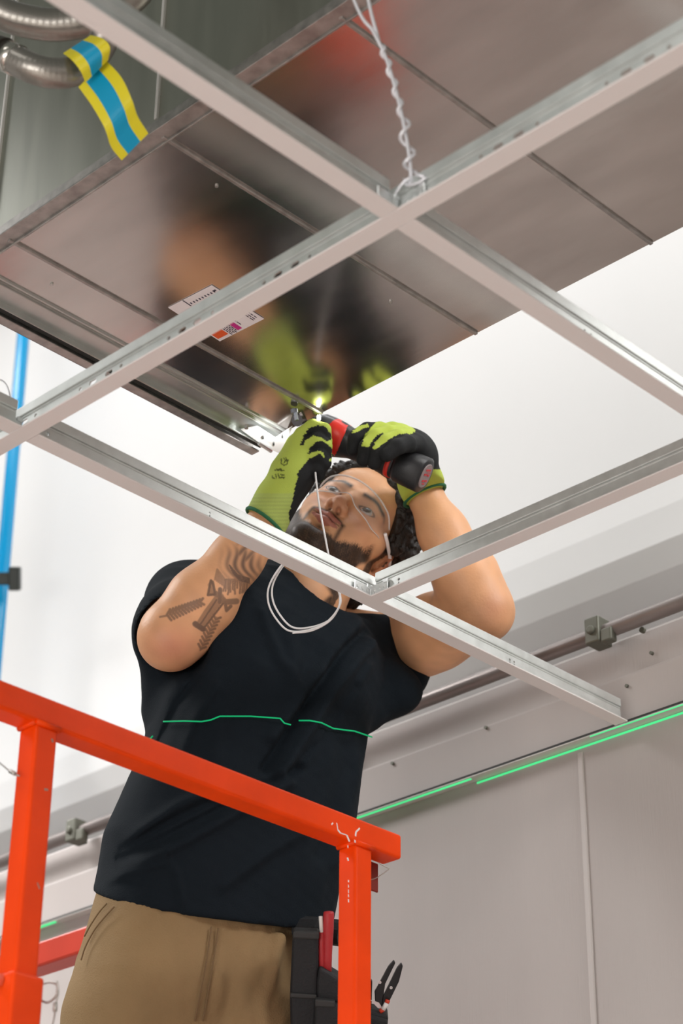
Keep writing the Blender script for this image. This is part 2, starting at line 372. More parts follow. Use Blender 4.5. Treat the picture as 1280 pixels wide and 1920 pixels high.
H1 = [(hx(x, y), .0055 if k == 'o' else .0135, .0026 if k == 'o' else .0030, .0162) for x, y, k in pat]
def by_y(y, L=.005, r=.0024, zc=.0145): return (y, L, r, zc)
tee('main_tee', 'x', YA1, -3.0, .3, 'long slotted galvanised ceiling tee with the twisted hanger wire tied to it', H1)
tee('cross_tee', 'y', XB1, -1.4, YA1-.0125, 'nearest cross tee, running from the top left corner down to the wired crossing', [by_y(YA1-.42, .004), by_y(YA1-.41, .006)], gap=.002)
tee('cross_tee', 'y', XB1, YA1+.0125, YW-.003, 'cross tee from the wired crossing down to the right edge over white background', [by_y(onx(1094, 612, XB1)[1], .003, .0015), by_y(onx(1106, 618, XB1)[1], .003, .0015)], gap=.002)
tee('cross_tee', 'y', XB2, YA1-1.6, YA1-.0125, 'short stub of cross tee at the left edge beside the blue pipe', gap=.002)
tee('cross_tee', 'y', XB2, YA1+.0125, YW-.024, 'long tee passing in front of the man\'s neck to the wall',
    [by_y(YA1+.035, .0055, .0026), by_y(onx(392, 968, XB2)[1], .003, .0018), by_y(onx(401, 970, XB2)[1], .003, .0018), by_y(onx(688, 1106, XB2)[1], .004, .0035), by_y(onx(955, 1245, XB2)[1], .003, .0018), by_y(onx(963, 1247, XB2)[1], .003, .0018)], gap=.002, zoff=.0005)
tee('cross_tee', 'x', YA2, XB2+.0125, .3, 'cross tee joined to the long one by the man\'s ear, rising to the right', [(XB2+.055, .0050, .0028, .0145)], gap=.0, zoff=-.0006)
# connector clips at the crossings
cl_m = mat('bright zinc clip', (.80, .82, .82), .28, .75)
def clip(p, ax, label):
    a = np.array((1., 0, 0)) if ax == 'x' else np.array((0, 1., 0)); t = np.array((0, 1., 0)) if ax == 'x' else np.array((1., 0, 0))
    root = thing('connector_clip', p, label, 'metal clip', 'clips joining the ceiling tees')
    p = np.array(p, float); b = MB()
    b.obox(p+(0, 0, .011), a*.016, t*.0007, (0, 0, .0085)); b.obox(p+a*.012+(0, 0, .019), a*.004, t*.002, (0, 0, .003))
    b.obox(p-a*.011+(0, 0, .005), a*.003, t*.0022, (0, 0, .003)); b.build('plate', cl_m, root, bevel=.0006)
    b = MB()
    for k in (-.009, 0, .009): q = p+a*k+(0, 0, .012); b.tube([q-t*.0022, q+t*.0022], .0026, 10)
    b.build('rivet', cl_m, root, smooth=False)
clip((XB1+.006, YA1-.020, GZ), 'y', 'zinc clip left of the wired crossing, on the nearest cross tee')
clip((XB1+.026, YA1-.004, GZ), 'x', 'zinc clip right of the wired crossing, on the slotted tee')
clip((XB2-.004, YA1-.018, GZ), 'y', 'zinc clip at the left edge crossing, beside the wire loop')
clip((XB2-.0045, YA1+.022, GZ), 'y', 'zinc clip at the left end of the long cross tee')
clip((XB2+.0045, YA2-.020, GZ), 'y', 'zinc clip on the long tee just left of the joint by the ear')
clip((XB2+.022, YA2-.004, GZ), 'x', 'zinc clip on the right-hand tee at the joint by the ear')
# hanger wires
def wire(name, paths, r, m, label, cat='wire'):
    b = MB()
    for p in paths: b.tube(spline(p, 10), r, 8)
    return tag(b.build(name, m, smooth=True), label, cat)
w0 = np.array((hx(773, 330), YA1-.003, GZ+.034)); dz = .012
def W(x, y, d): return at(x, y, d)
core = [w0, W(768, 300, 2.15), W(757, 235, 2.165), W(742, 170, 2.18), W(722, 105, 2.20), W(700, 60, 2.21), W(658, -15, 2.24), W(560, -330, 2.40)]
core2 = [W(770, 318, 2.147)]
cs = spline(core, 14)
hel = []
nn = 58
for i in range(nn):
    p = cs[6+i] if 6+i < len(cs) else cs[-1]; a = i*(.55 if i < 26 else .8); r = .0062 if i < 26 else .0034
    hel.append(p+RT*r*math.cos(a)+FWD*r*math.sin(a))
hel += [W(697, 30, 2.215), W(686, -20, 2.23), W(640, -330, 2.40)]
b = MB(); b.tube([w0+(.0, -.003, -.004)]+cs, .0020, 8); b.tube([w0+(.02, -.002, -.006), w0+(.012, -.004, 0)]+hel, .0020, 8)
b.tube(spline([w0+(-.006, -.004, .004), w0+(.0, -.006, -.008), w0+(.014, -.005, -.012), w0+(.024, -.004, -.010)], 6), .0016, 8)
b.tube(spline([w0+(-.022, -.004, -.012), w0+(-.008, -.006, -.003), w0+(.002, -.004, .002)], 6), .0016, 8)
tag(b.build('hanger_wire', zincw, smooth=True), 'twisted white hanger wire rising from the main crossing to the top edge', 'wire')
q = at(17, 765, 2.5)
wire('hanger_wire', [[at(17, 778, 2.53), at(20, 755, 2.53), at(14, 725, 2.54), at(0, 712, 2.55), at(-25, 712, 2.56), at(-60, 600, 2.6)], [at(18, 778, 2.53), at(8, 745, 2.535), at(-8, 735, 2.54)]], .0009, zincw, 'thin white wire loop at the left edge above the grid crossing')

# ------------------------------------------------------------------ duct
DZ = CZ+1.65; k_ = 1.66
DY0, DY1 = onz(300, 245, DZ)[1], .5*(onz(620, 757, DZ)[1]+onz(1280, 435, DZ)[1])
XE = onz(175, 672, DZ)[0]-.004; DH = .62
duct = thing('air_duct', (-1.2, (DY0+DY1)/2, DZ), 'big rectangular galvanised air duct overhead with a mirror-like underside', 'duct')
b = MB(); b.box((XE+.02, DY0+.004, DZ), (2.4, DY1, DZ+.0015)); b.build('bottom_panel', duct_m, duct)
b = MB(); b.box((XE+.02, DY0+.0, DZ+.004), (2.4, DY0+.002, DZ+DH)); b.box((XE+.02, DY1-.002, DZ+.0015), (2.4, DY1, DZ+DH)); b.box((XE+.02, DY0, DZ+DH), (2.4, DY1, DZ+DH+.002)); b.build('side_panel', duct_side, duct)
sx = [onz(590, 432, DZ)[0], onz(980, 285, DZ)[0], onz(450, 530, DZ)[0]*0+onz(290, 598, DZ)[0]]
sp_ = sx[0]-sx[2]
for x in [sx[2]+i*sp_ for i in range(0, 9)]:
    b = MB(); b.box((x-.004, DY0+.008, DZ-.0035), (x+.0015, DY1-.0005, DZ+.0005)); b.build('seam', duct_lip, duct, bevel=.001)
for x0, hgt in ((ony(302, 120, DY0)[0], .006), (ony(5, 250, DY0)[0], .006), (ony(302, 120, DY0)[0]+.62, .006)):
    b = MB(); b.box((x0-.0022, DY0-.004, DZ+.02), (x0+.0022, DY0+.001, DZ+DH)); b.build('standing_seam', mat('bright seam', (.80, .78, .75), .35, .5), duct, bevel=.001)
b = MB(); b.box((XE, DY0-.006, DZ-.0015), (2.4, DY0+.018, DZ+.001)); b.box((XE, DY0-.006, DZ-.001), (2.4, DY0-.0042, DZ+.014)); b.box((XE, DY0+.015, DZ-.005), (2.4, DY0+.018, DZ-.001)); b.build('lower_lip', duct_lip, duct, bevel=.0008)
# end flange profile (two ribs, a dark gap and an outer leg)
b = MB(); x = XE
b.box((x+.062, DY0+.01, DZ-.003), (x+.066, DY1, DZ+.001)); b.box((x+.052, DY0+.01, DZ-.0045), (x+.056, DY1, DZ+.001)); b.box((x+.0, DY0, DZ-.001), (x+.052, DY1, DZ+.0035)); b.box((x+.018, DY0, DZ-.010), (x+.0205, DY1, DZ))
b.build('end_flange', galv, duct, bevel=.001)
b = MB(); b.box((x+.007, DY0, DZ-.006), (x+.018, DY1, DZ-.001)); b.build('gap_strip', dark_gap, duct)  # dark strip filling the gap between rib and outer leg
b = MB(); b.box((x-.010, DY0, DZ-.012), (x+.006, DY1+.0, DZ-.0095)); b.box((x-.010, DY0, DZ-.012), (x-.008, DY1, DZ+.02)); b.build('outer_leg', duct_lip, duct, bevel=.0006)
for px, py in ((406, 348), (732, 565), (97, 532)):
    c = onz(px, py, DZ); b = MB(); b.tube([(c[0], c[1], DZ+.001), (c[0], c[1], DZ-.002)], .0022, 10); b.build('rivet', galv, duct)
# bracket the man is fixing: folded perforated corner plate
brp = mat('perforated bracket zinc', (.86, .87, .86), .3, .55)
def dpt(px, py, dz=0.0): return onz(px, py, DZ-dz)
root = thing('corner_bracket', dpt(510, 830, .012), 'shiny perforated corner bracket held against the end of the duct flange', 'bracket')
A_, B_, C_, D_, E_ = dpt(452, 806, .012), dpt(482, 800, .012), dpt(516, 822, .012), dpt(548, 800, .012), dpt(528, 852, .012)
b = MB(); pl = [A_, B_, C_, D_, E_, dpt(497, 838, .012)]
b.add(pl+[q+np.array((0, 0, .002)) for q in pl], [tuple(range(6)), tuple(range(11, 5, -1))]+[(i, (i+1) % 6, 6+(i+1) % 6, 6+i) for i in range(6)])
b.build('plate', brp, root)
b = MB()
for px, py in ((493, 820), (513, 832), (529, 818), (506, 845), (534, 838)):
    c = dpt(px, py, .0132); b.obox(c, unit((.7, .7, 0))*.0012, unit((.7, -.7, 0))*.0034, (0, 0, .0012))
b.build('slot', dark_gap, root)
b = MB(); c1, c2 = dpt(485, 831, .017), dpt(508, 846, .017); b.tube([c1, c2], .003, 10); b.build('bolt', steel, root); b = MB(); c3 = dpt(462, 797, .016); b.tube([c3, c3+(0, 0, -.006)], .003, 10); b.build('bolt', steel, root, smooth=False)
# adhesive label under the duct
L0, L1, L2, L3 = [onz(*p, DZ-.0012) for p in ((315, 577), (397, 535), (495, 598), (412, 640))]
root = thing('sticker', (L0+L2)/2, 'white printed sticker with orange and magenta blocks under the duct', 'sticker')
def quad(b, u0, v0, u1, v1, dz, m=None):
    f = lambda u, v: (L0*(1-u)*(1-v)+L1*u*(1-v)+L2*u*v+L3*(1-u)*v)-np.array((0, 0, dz))
    P = [f(u0, v0), f(u1, v0), f(u1, v1), f(u0, v1)]; b.add(P+[p+np.array((0, 0, .0005)) for p in P], [(0,1,2,3),(7,6,5,4),(0,4,5,1),(1,5,6,2),(2,6,7,3),(3,7,4,0)], m)
b = MB(); quad(b, 0, 0, 1, 1, 0); b.build('paper', mat('label paper', (.80, .72, .73), .5), root)
b = MB(); quad(b, .03, .70, .26, .94, .0006); b.build('orange_block', mat('orange ink', (.75, .10, .02), .5), root)
b = MB(); quad(b, .46, .67, .55, .96, .0006); b.build('magenta_block', mat('magenta ink', (.55, .02, .22), .5), root)
ink_m = mat('black ink', (.05, .04, .06), .6); b = MB(); R_ = rs(3)
for u in np.arange(.29, .45, .035):
    v = .68
    while v < .95: l = .02+.05*R_.rand(); quad(b, u, v, u+.014, v+l, .0006); v += l+.015
for u in (.60, .84, .88, .93):
    v = .6 if u < .7 else .68
    while v < .9: l = .02+.06*R_.rand(); quad(b, u, v, u+.012, v+l, .0006); v += l+.02
b.build('printed_text', ink_m, root); b = MB()
for i in range(9): quad(b, .38+i*.065, .10, .40+i*.065, .135, .0006)
quad(b, .33, .0, .345, .16, .0006); quad(b, .90, .09, .96, .12, .0006)
b.build('printed_text', ink_m, root)

# ------------------------------------------------------------------ hoses and warning tag, top left
def hose(pts, r, label, collar=None):
    root = thing('braided_hose', pts[0], label, 'hose'); P = spline(pts, 16)
    rad = [r*(1+.008*math.sin(i*1.9)) for i in range(len(P))]
    b = MB(); b.tube(P, r, 28, rad=rad); b.build('hose', braid_m, root, smooth=True)
    return root
braid_m = mat('steel braid', (.33, .31, .28), .34, .85)
nt = braid_m.node_tree; bs = nt.nodes['Principled BSDF']; wv = nt.nodes.new('ShaderNodeTexChecker'); tcn = nt.nodes.new('ShaderNodeTexCoord'); mpn = nt.nodes.new('ShaderNodeMapping'); mpn.inputs['Rotation'].default_value = (.4, .7, .8); mpn.inputs['Scale'].default_value = (330, 200, 330)
nt.links.new(tcn.outputs['Object'], mpn.inputs[0]); nt.links.new(mpn.outputs[0], wv.inputs[0]); wv.inputs['Scale'].default_value = 1; bpn = nt.nodes.new('ShaderNodeBump'); bpn.inputs['Strength'].default_value = .9; bpn.inputs['Distance'].default_value = .002
nt.links.new(wv.outputs['Fac'], bpn.inputs['Height']); nt.links.new(bpn.outputs[0], bs.inputs['Normal'])
D_h = 2.40
D_g = 2.47
hose([at(-330, -420, D_g+.15), at(-160, -150, D_g+.03), at(-60, -30, D_g), at(0, 22, D_g), at(60, 42, D_g), at(120, 46, D_g), at(180, 30, D_g), at(260, -20, D_g), at(330, -160, D_g+.02), at(350, -420, D_g+.15)], .0198, 'thick braided steel hose bending along the top left corner')
h2 = hose([at(28, 112, D_h-.02), at(60, 128, D_h-.03), at(95, 137, D_h-.03), at(135, 134, D_h-.02), at(170, 112, D_h), at(196, 70, D_h), at(203, 20, D_h-.01), at(205, -60, D_h-.03), at(210, -330, D_h+.02)], .0175, 'thinner braided steel hose with a metal collar and blue-yellow tape wrapped round it')
b = MB(); b.tube([at(8, 103, D_h-.01), at(35, 115, D_h-.02)], .0185, 24); b.build('collar', mat('collar steel', (.62, .59, .54), .22, 1.0), h2, smooth=True)
b = MB(); b.tube(spline([at(-330, -200, D_h+.08), at(-130, 20, D_h+.01), at(-40, 80, D_h), at(8, 103, D_h-.01)], 8), .0125, 24); b.tube([at(-2, 98, D_h-.005), at(8, 102, D_h-.01)], .0195, 24); b.build('nut', mat('dark nut', (.10, .09, .08), .35, .8), h2, smooth=False)
# tape: wraps the hose, then its tail hangs down in a wave
ty = mat('yellow vinyl tape', (.72, .62, .02), .35, spec=.5); tb = mat('blue vinyl tape', (.0, .30, .52), .35, spec=.5)
tape = thing('warning_tape', at(170, 120, D_h-.03), 'blue tape with yellow edges looped round the thinner hose, its tail hanging down', 'tape')
def ribbon(L, R, m_e, m_c, nm, f0=.26, f1=.74):
    for (u0, u1, mm, n2) in ((0, f0, m_e, 'yellow_edge'), (f0, f1, m_c, 'blue_band'), (f1, 1, m_e, 'yellow_edge')):
        b = MB(); A_ = [l+(r-l)*u0 for l, r in zip(L, R)]; B_ = [l+(r-l)*u1 for l, r in zip(L, R)]; n = len(A_)
        of = FWD*.0006; vs = A_+B_+[p+of for p in A_]+[p+of for p in B_]; fs = []
        for i in range(n-1): fs += [(i, i+1, n+i+1, n+i), (2*n+i, 3*n+i, 3*n+i+1, 2*n+i+1), (i, 2*n+i, 2*n+i+1, i+1), (n+i, n+i+1, 3*n+i+1, 3*n+i)]
        fs += [(0, n, 3*n, 2*n), (n-1, 3*n-1, 4*n-1, 2*n-1)]
        b.add(vs, fs); b.build(n2, mm, tape)
DT = 2.355
Lp = [at(118, 100, DT+.02), at(134, 112, DT-.004), at(150, 132, DT-.010), at(160, 155, DT+.0)]; Rp = [at(170, 66, DT+.02), at(192, 72, DT-.004), at(206, 88, DT-.010), at(203, 112, DT+.0)]
ribbon(spline(Lp, 6), spline(Rp, 6), ty, tb, 'wrap', .28, .72)
Lp = [at(147, 163, DT+.012), at(172, 198, DT+.0), at(196, 240, DT-.008), at(208, 275, DT+.0), at(228, 301, DT+.01)]
Rp = [at(199, 113, DT+.012), at(228, 146, DT+.0), at(247, 186, DT-.008), at(258, 218, DT+.0), at(278, 250, DT+.01)]
ribbon(spline(Lp, 6), spline(Rp, 6), ty, tb, 'tail', .24, .70)

# ------------------------------------------------------------------ lift
ZR = CZ+.975; XR = -1.785; T = .017           # rail tube half width
PF = CZ-.10                                   # platform top
lift = thing('scissor_lift', (-2.5, 1.4, 0), 'orange guard rail and basket of a work lift around the man', 'lift')
yl = onz(70, 1345, ZR)[1]; yr = onz(653, 1572, ZR)[1]; ye = onz(742, 1592, ZR)[1]; YB = 2.14
b = MB(); b.box((XR-T, -.2, ZR-T), (XR+T, ye, ZR+T)); b.build('top_rail', orange, lift, bevel=.004, seg=3)
for y in (yl, yr):
    b = MB(); b.box((XR-T*.93, y-T*.93, PF+.03), (XR+T*.93, y+T*.93, ZR-T)); 
    b.build('post', orange, lift, bevel=.004, seg=3)
    bw = MB(); 
    for sx_ in (-1, 1): bw.tube([(XR+T*.9, y+sx_*T, ZR-T), (XR-T*.9, y+sx_*T, ZR-T)], .0035, 8)
    bw.tube([(XR+T, y-T, ZR-T), (XR+T, y+T, ZR-T)], .0035, 8); bw.build('weld', orange, lift, smooth=True)
zs = onz(60, 1822, 0)[2]*0 + (at(62, 1822, 2.5)[2]-0)
b = MB(); b.box((XR-T*1.25, yl-T*1.25, PF+.03), (XR+T*1.25, yl+T*1.25, ony(65, 1822, yl)[2])); b.build('post_sleeve', orange, lift, bevel=.004, seg=3)
zp = ony(60, 1838, yl)[2]
b = MB(); b.tube([(XR+.0, yl-T*1.25-.008, zp), (XR+.0, yl+T*1.25+.008, zp)], .0055, 14); b.tube([(XR, yl-T*1.25-.012, zp), (XR, yl-T*1.25-.001, zp)], .0075, 6); b.build('lock_pin', steel, lift)
b = MB(); zz = zp-.012; yy = yl+T*1.25
P = spline([ony(70, 1870, yl+.030), ony(88, 1880, yl+.030), ony(104, 1868, yl+.030), ony(107, 1848, yl+.030), ony(92, 1842, yl+.030), ony(72, 1848, yl+.030)], 8); b.tube(P, .0012, 8)
b.tube(spline([ony(107, 1840, yl+.030), ony(109, 1860, yl+.030), ony(104, 1885, yl+.030), ony(102, 1905, yl+.030), ony(95, 1935, yl+.030)], 8), .0010, 8); b.tube([ony(104, 1880, yl+.030), ony(103, 1896, yl+.030)], .0024, 10)
b.build('pin_lanyard', cablem, lift, smooth=True)
b = MB(); b.tube(spline([ony(-20, 1415, yl-.028), ony(5, 1435, yl-.028), ony(20, 1447, yl-.028), ony(36, 1455, yl-.028)], 6), .0009, 8); b.tube([ony(19, 1446, yl-.028), ony(28, 1451, yl-.028)], .0024, 10); b.build('cable', cablem, lift, smooth=True)
# bracket under the rail end
c = np.array((XR, yr, 0)); b = MB()
b.box((XR-.003-T, yr+T, ZR-T-.040), (XR-T, yr+.062, ZR-T)); b.build('hanging_lug', mat('dark red lug', (.22, .015, .006), .5), lift, bevel=.002)
hc = at(694, 1637, 2.705); b = MB(); hc[0] = XR-T+.0005; b.tube([hc-(0.003, 0, 0), hc+(0.0005, 0, 0)], .0045, 16); b.build('lug_hole', white_m, lift)
b = MB(); b.tube(spline([at(682, 1652, 2.72), at(705, 1646, 2.72), at(728, 1630, 2.72), at(722, 1625, 2.72), at(710, 1618, 2.72)], 8), .0007, 6); b.build('lug_wire', cablem, lift, smooth=True)
# paint chips (bare primer) on the rail joint
chip = mat('chipped primer', (.8, .72, .70), .6); R_ = rs(5); chip_m = [chip]
def chips(pts, w, x):
    b = MB()
    for (p, q) in zip(pts[:-1], pts[1:]):
        P = []
        for s_ in (p, q):
            r = ray(*s_); P.append(CAM+r*(x/r[0]))
        d = unit(P[1]-P[0]); n = np.cross(d, (1, 0, 0)); c = (P[0]+P[1])/2; b.obox(c, d*np.linalg.norm(P[1]-P[0])/2, n*w*(.6+.8*R_.rand()), (.0003, 0, 0))
    b.build('paint_chip', chip_m[0], lift)
X_ = XR+T
chips([(631, 1543), (633, 1556), (638, 1562), (650, 1566), (655, 1578)], .0009, X_); chips([(674, 1553), (667, 1560), (666, 1568)], .0012, X_); chips([(664, 1577), (671, 1580)], .0015, X_); chips([(621, 1546), (624, 1543)], .001, X_)
chips([(652, 1585), (652, 1590)], .0008, X_); chips([(651, 1608), (653, 1614)], .0016, X_)
for y_ in range(1650, 1690, 9): chips([(653, y_), (653.3, y_+4+3*R_.rand())], .0006, X_)
chip_m[0] = mat('worn paint', (.35, .22, .17), .6); X2 = XR+T*.93
chips([(97, 1385), (99, 1392)], .0012, X2); chips([(83, 1480), (90, 1481)], .0016, X2); chips([(70, 1655), (74, 1667)], .0009, X2)
# far side rail, middle rail, toe board, deck and machine below
zb = ony(100, 1791, YB)[2]
b = MB(); b.box((-3.3, YB-.022, zb-.022), (-2.2, YB+.022, zb+.022)); b.build('side_rail', redp, lift, bevel=.004)
for x in (-3.2, -2.25): b = MB(); b.box((x-.02, YB-.02, PF), (x+.02, YB+.02, zb)); b.build('post', redp, lift, bevel=.003)
b = MB(); b.box((-3.3, .0, PF-.06), (XR+.05, YB+.04, PF)); b.build('deck', mat('deck steel', (.30, .28, .26), .5, .5), lift, bevel=.004)
b = MB(); b.box((XR-.01, .0, PF), (XR+.01, ye, PF+.12)); b.box((-3.3, YB-.01, PF), (XR, YB+.01, PF+.12)); b.build('toe_board', orange, lift)
b = MB()
for i in range(4):
    z = .35+i*.30; 
    for s_ in (1, -1): b.obox((-2.55, 1.0, z), unit((0, 1, .35*s_))*.85, (.03, 0, 0), unit((0, -.35*s_, 1))*.03)
b.build('scissor_arms', redp, lift)
b = MB(); b.box((-3.0, .1, .12), (-2.1, 1.95, .30)); b.build('chassis', redp, lift, bevel=.02)
for x in (-3.02, -2.08):
    for y in (.35, 1.7): b = MB(); b.tube([(x-.05, y, .15), (x+.05, y, .15)], .15, 24); b.build('wheel', dark_gap, lift)

# ------------------------------------------------------------------ the man
skin = mat('skin', (.6, .35, .22), .48, attr='Col', sss=.08, bump=.12, bscale=220)
cloth = mat('navy cotton', (.0055, .0095, .014), .9, bump=.25, bscale=500, spec=.2)
duck = mat('tan work canvas', (.27, .178, .088), .85, bump=.35, bscale=420, var=.12, vscale=9, spec=.2)
glove_m = mat('knit glove', (.3, .4, .1), .75, attr='Col', bump=.3, bscale=900, spec=.3)
hair_m = mat('dark curly hair', (.016, .011, .008), .45, attr=None, bump=.5, bscale=350)
man = thing('person', at(345, 1740, 2.96)*(1, 1, 0)+np.array((0, 0, PF)), 'man in black T-shirt and tan trousers reaching up to the duct with a drill', 'person')
HIP, NECK = at(350, 1735, 2.96), at(578, 1118, 3.19)
RSH, LSH = at(345, 1138, 3.17), at(752, 1211, 3.33)
REL, LEL = at(322, 1194, 2.99), at(903, 1145, 3.155)
RWR, LWR = at(503, 975, 3.05), at(797, 930, 3.215)
tu = unit(NECK-HIP); te = LSH-RSH; te = unit(te-tu*(te@tu)); tf = np.cross(te, tu)
if tf@FWD > 0: tf = -tf                        # chest faces the camera side
# head frame from its left-ear, chin and gaze directions
def camv(x, y, z): return RT*x+UP*y-FWD*z
he = unit(camv(.79, -.50, .34)); hu = camv(.57, .57, -.59); hu = unit(hu-he*(hu@he)); hf = np.cross(he, hu); hf = hf if hf@(-FWD) > 0 else -hf
EYES = at(656, 937, 3.20); HO = EYES-hf*.088
HM = np.stack([he, hf, hu])
def hp(x, y, z): return HO+(he*x+hf*y+hu*z)*.001
f3 = lambda v: (float(v[0]), float(v[1]), float(v[2]))

def build_body():
    pts = np.array([RSH, LSH, REL, LEL, RWR, LWR, hp(0, 0, 130), hp(0, -110, 0), hp(80, 0, 0), hp(-80, 120, 0), HIP+tu*.2, NECK])
    lo, hi = pts.min(0)-.075, pts.max(0)+.075
    s = SDF(lo, hi, .0025)
    # torso core hidden in the shirt
    s.loft([HIP+tu*.15, HIP+tu*.33, HIP+tu*.46, NECK-tu*.03], [.13, .14, .12, .07], [.07, .08, .07, .05], te, tf, .02)
    s.cone(RSH, LSH, .045, .045, .03)
    # neck
    s.cone(NECK-tu*.02-tf*.02, hp(0, -12, -55), .060, .056, .02)
    s.cone(NECK-tu*.04+te*.030-tf*.01, hp(28, -18, -50), .026, .022, .03); s.cone(NECK-tu*.01-te*.075-tf*.01, hp(-38, -18, -50), .030, .024, .03)
    s.cone(hp(0, 26, -98), NECK+tf*.018-tu*.005, .020, .024, .02)
    s.cone(NECK-te*.03, RSH+tu*.01, .045, .046, .03); s.cone(NECK+te*.02-tu*.075, LSH-UP*.010-RT*.02, .036, .044, .03)
    # arms: shoulder, biceps, elbow, forearm bulk, wrist
    for SH, EL, WR, sd in ((RSH, REL, RWR, -1), (LSH, LEL, LWR, 1)):
        a, f_ = EL-SH, WR-EL
        k_ = .004 if sd == 1 else 0; s.cone(SH+a*.08, SH+a*.45, .052+k_, .052+k_, .02); s.cone(SH+a*.45, EL, .052+k_, .043, .02)
        bend = unit(unit(EL-SH)-unit(WR-EL))
        s.cone(EL, EL+bend*.004, .042, .038, .02); s.cone(EL+bend*.016, EL+bend*.017, .026, .024, .02)
        m = EL+f_*.30
        s.cone(EL, m, .043, .047, .02); s.cone(m, EL+f_*.68, .047, .036, .02); s.cone(EL+f_*.68, WR, .036, .0270, .02); s.cone(WR, WR+f_*.10, .0255, .018, .01)
        w_ = unit(np.cross(unit(f_), unit(a)))
        s.cone(EL+f_*.12+w_*.010, m+w_*.010, .036, .036, .02)
        if sd == 1: s.cone(SH+a*.25+unit(np.cross(w_, unit(a)))*.008, SH+a*.75, .052, .050, .02)
    # head
    I3 = HM; mm = .001
    s.ell(hp(0, -12, 28), I3, (.076, .097, .088), .015); s.ell(hp(0, 34, -22), I3, (.062, .055, .078), .02)
    s.ell(hp(0, 50, 52), I3, (.060, .042, .045), .02)
    for q in (-1, 1):
        s.cone(hp(q*57, 2, -40), hp(q*50, 24, -66), .017, .017, .02); s.cone(hp(q*50, 24, -66), hp(q*16, 76, -96), .018, .017, .022)
        s.cone(hp(q*44, 56, -18), hp(q*56, 34, -10), .020, .018, .018)
        s.cone(hp(q*30, 68, -42), hp(q*36, 58, -58), .020, .020, .02)
        s.cone(hp(q*12, 85, 20), hp(q*46, 73, 16), .0085, .0085, .010)
        s.ell(hp(q*34, 62, -0), I3, (.022, .026, .020), .01)
    s.cone(hp(-9, 78, -95), hp(9, 78, -95), .0175, .0175, .018)
    s.cone(hp(-20, 82, -58), hp(20, 82, -58), .016, .016, .016)
    for q in (-1, 1): s.ell(hp(q*32, 99, 1), I3, (.0185, .015, .0115), .008, cut=True)
    for q in (-1, 1):                            # lids around the eyeballs
        s.ell(hp(q*32, 74.5, 1), I3, (.0145, .0145, .0135), .003); s.ell(hp(q*32, 92, .3), I3, (.0135, .012, .0048), .0025, cut=True)
    # nose
    s.cone(hp(0, 84, 12), hp(0, 107, -28), .0075, .0085, .010); s.cone(hp(0, 108, -31), hp(0, 108, -32), .0098, .0098, .006)
    for q in (-1, 1): s.ell(hp(q*12.5, 99, -34), I3, (.0068, .011, .0078), .005)
    s.cone(hp(0, 104, -40), hp(0, 95, -44), .0045, .006, .006)
    for q in (-1, 1): s.ell(hp(q*7.2, 102, -42.5), I3, (.0036, .0065, .0058), .0022, cut=True)
    # lips
    for q in (-1, 1):
        s.cone(hp(0, 96.5, -56.5), hp(q*13, 92, -57.5), .0058, .0052, .005); s.cone(hp(q*13, 92, -57.5), hp(q*24, 84, -61), .0052, .003, .005)
        s.cone(hp(0, 95.5, -66), hp(q*11, 92, -65.5), .0072, .0062, .005); s.cone(hp(q*11, 92, -65.5), hp(q*23, 84, -62), .0062, .003, .005)
    for q in (-1, 1): s.cone(hp(0, 103, -61), hp(q*13, 98, -61), .0016, .0016, .002, cut=True); s.cone(hp(q*13, 98, -61), hp(q*25, 88.5, -62), .0016, .0012, .002, cut=True)
    s.cone(hp(-6, 97, -77), hp(6, 97, -77), .0055, .0055, .008, cut=True)
    # ears
    for q in (-1, 1):
        c = hp(q*76, -12, -6) if q > 0 else hp(-70, -34, -6); M = np.stack([unit(he*q*.90-hf*.42), unit(hf*.90+he*q*.42), hu])
        s.ell(c, M, (.0065, .0185, .0315), .004); s.ell(c+he*q*.006+hf*.001+hu*.003, M, (.006, .0120, .022), .003, cut=True)
        s.ell(c+he*q*.002-hf*.002+hu*.004, M, (.0055, .008, .015), .003); s.ell(c+he*q*.004+hf*.006-hu*.006, M, (.006, .005, .007), .002, cut=True)
        s.ell(c-hu*.026+hf*.004, M, (.0055, .009, .009), .004)
    V, Q = s.mesh(); return V, Q
V, Q = build_body()

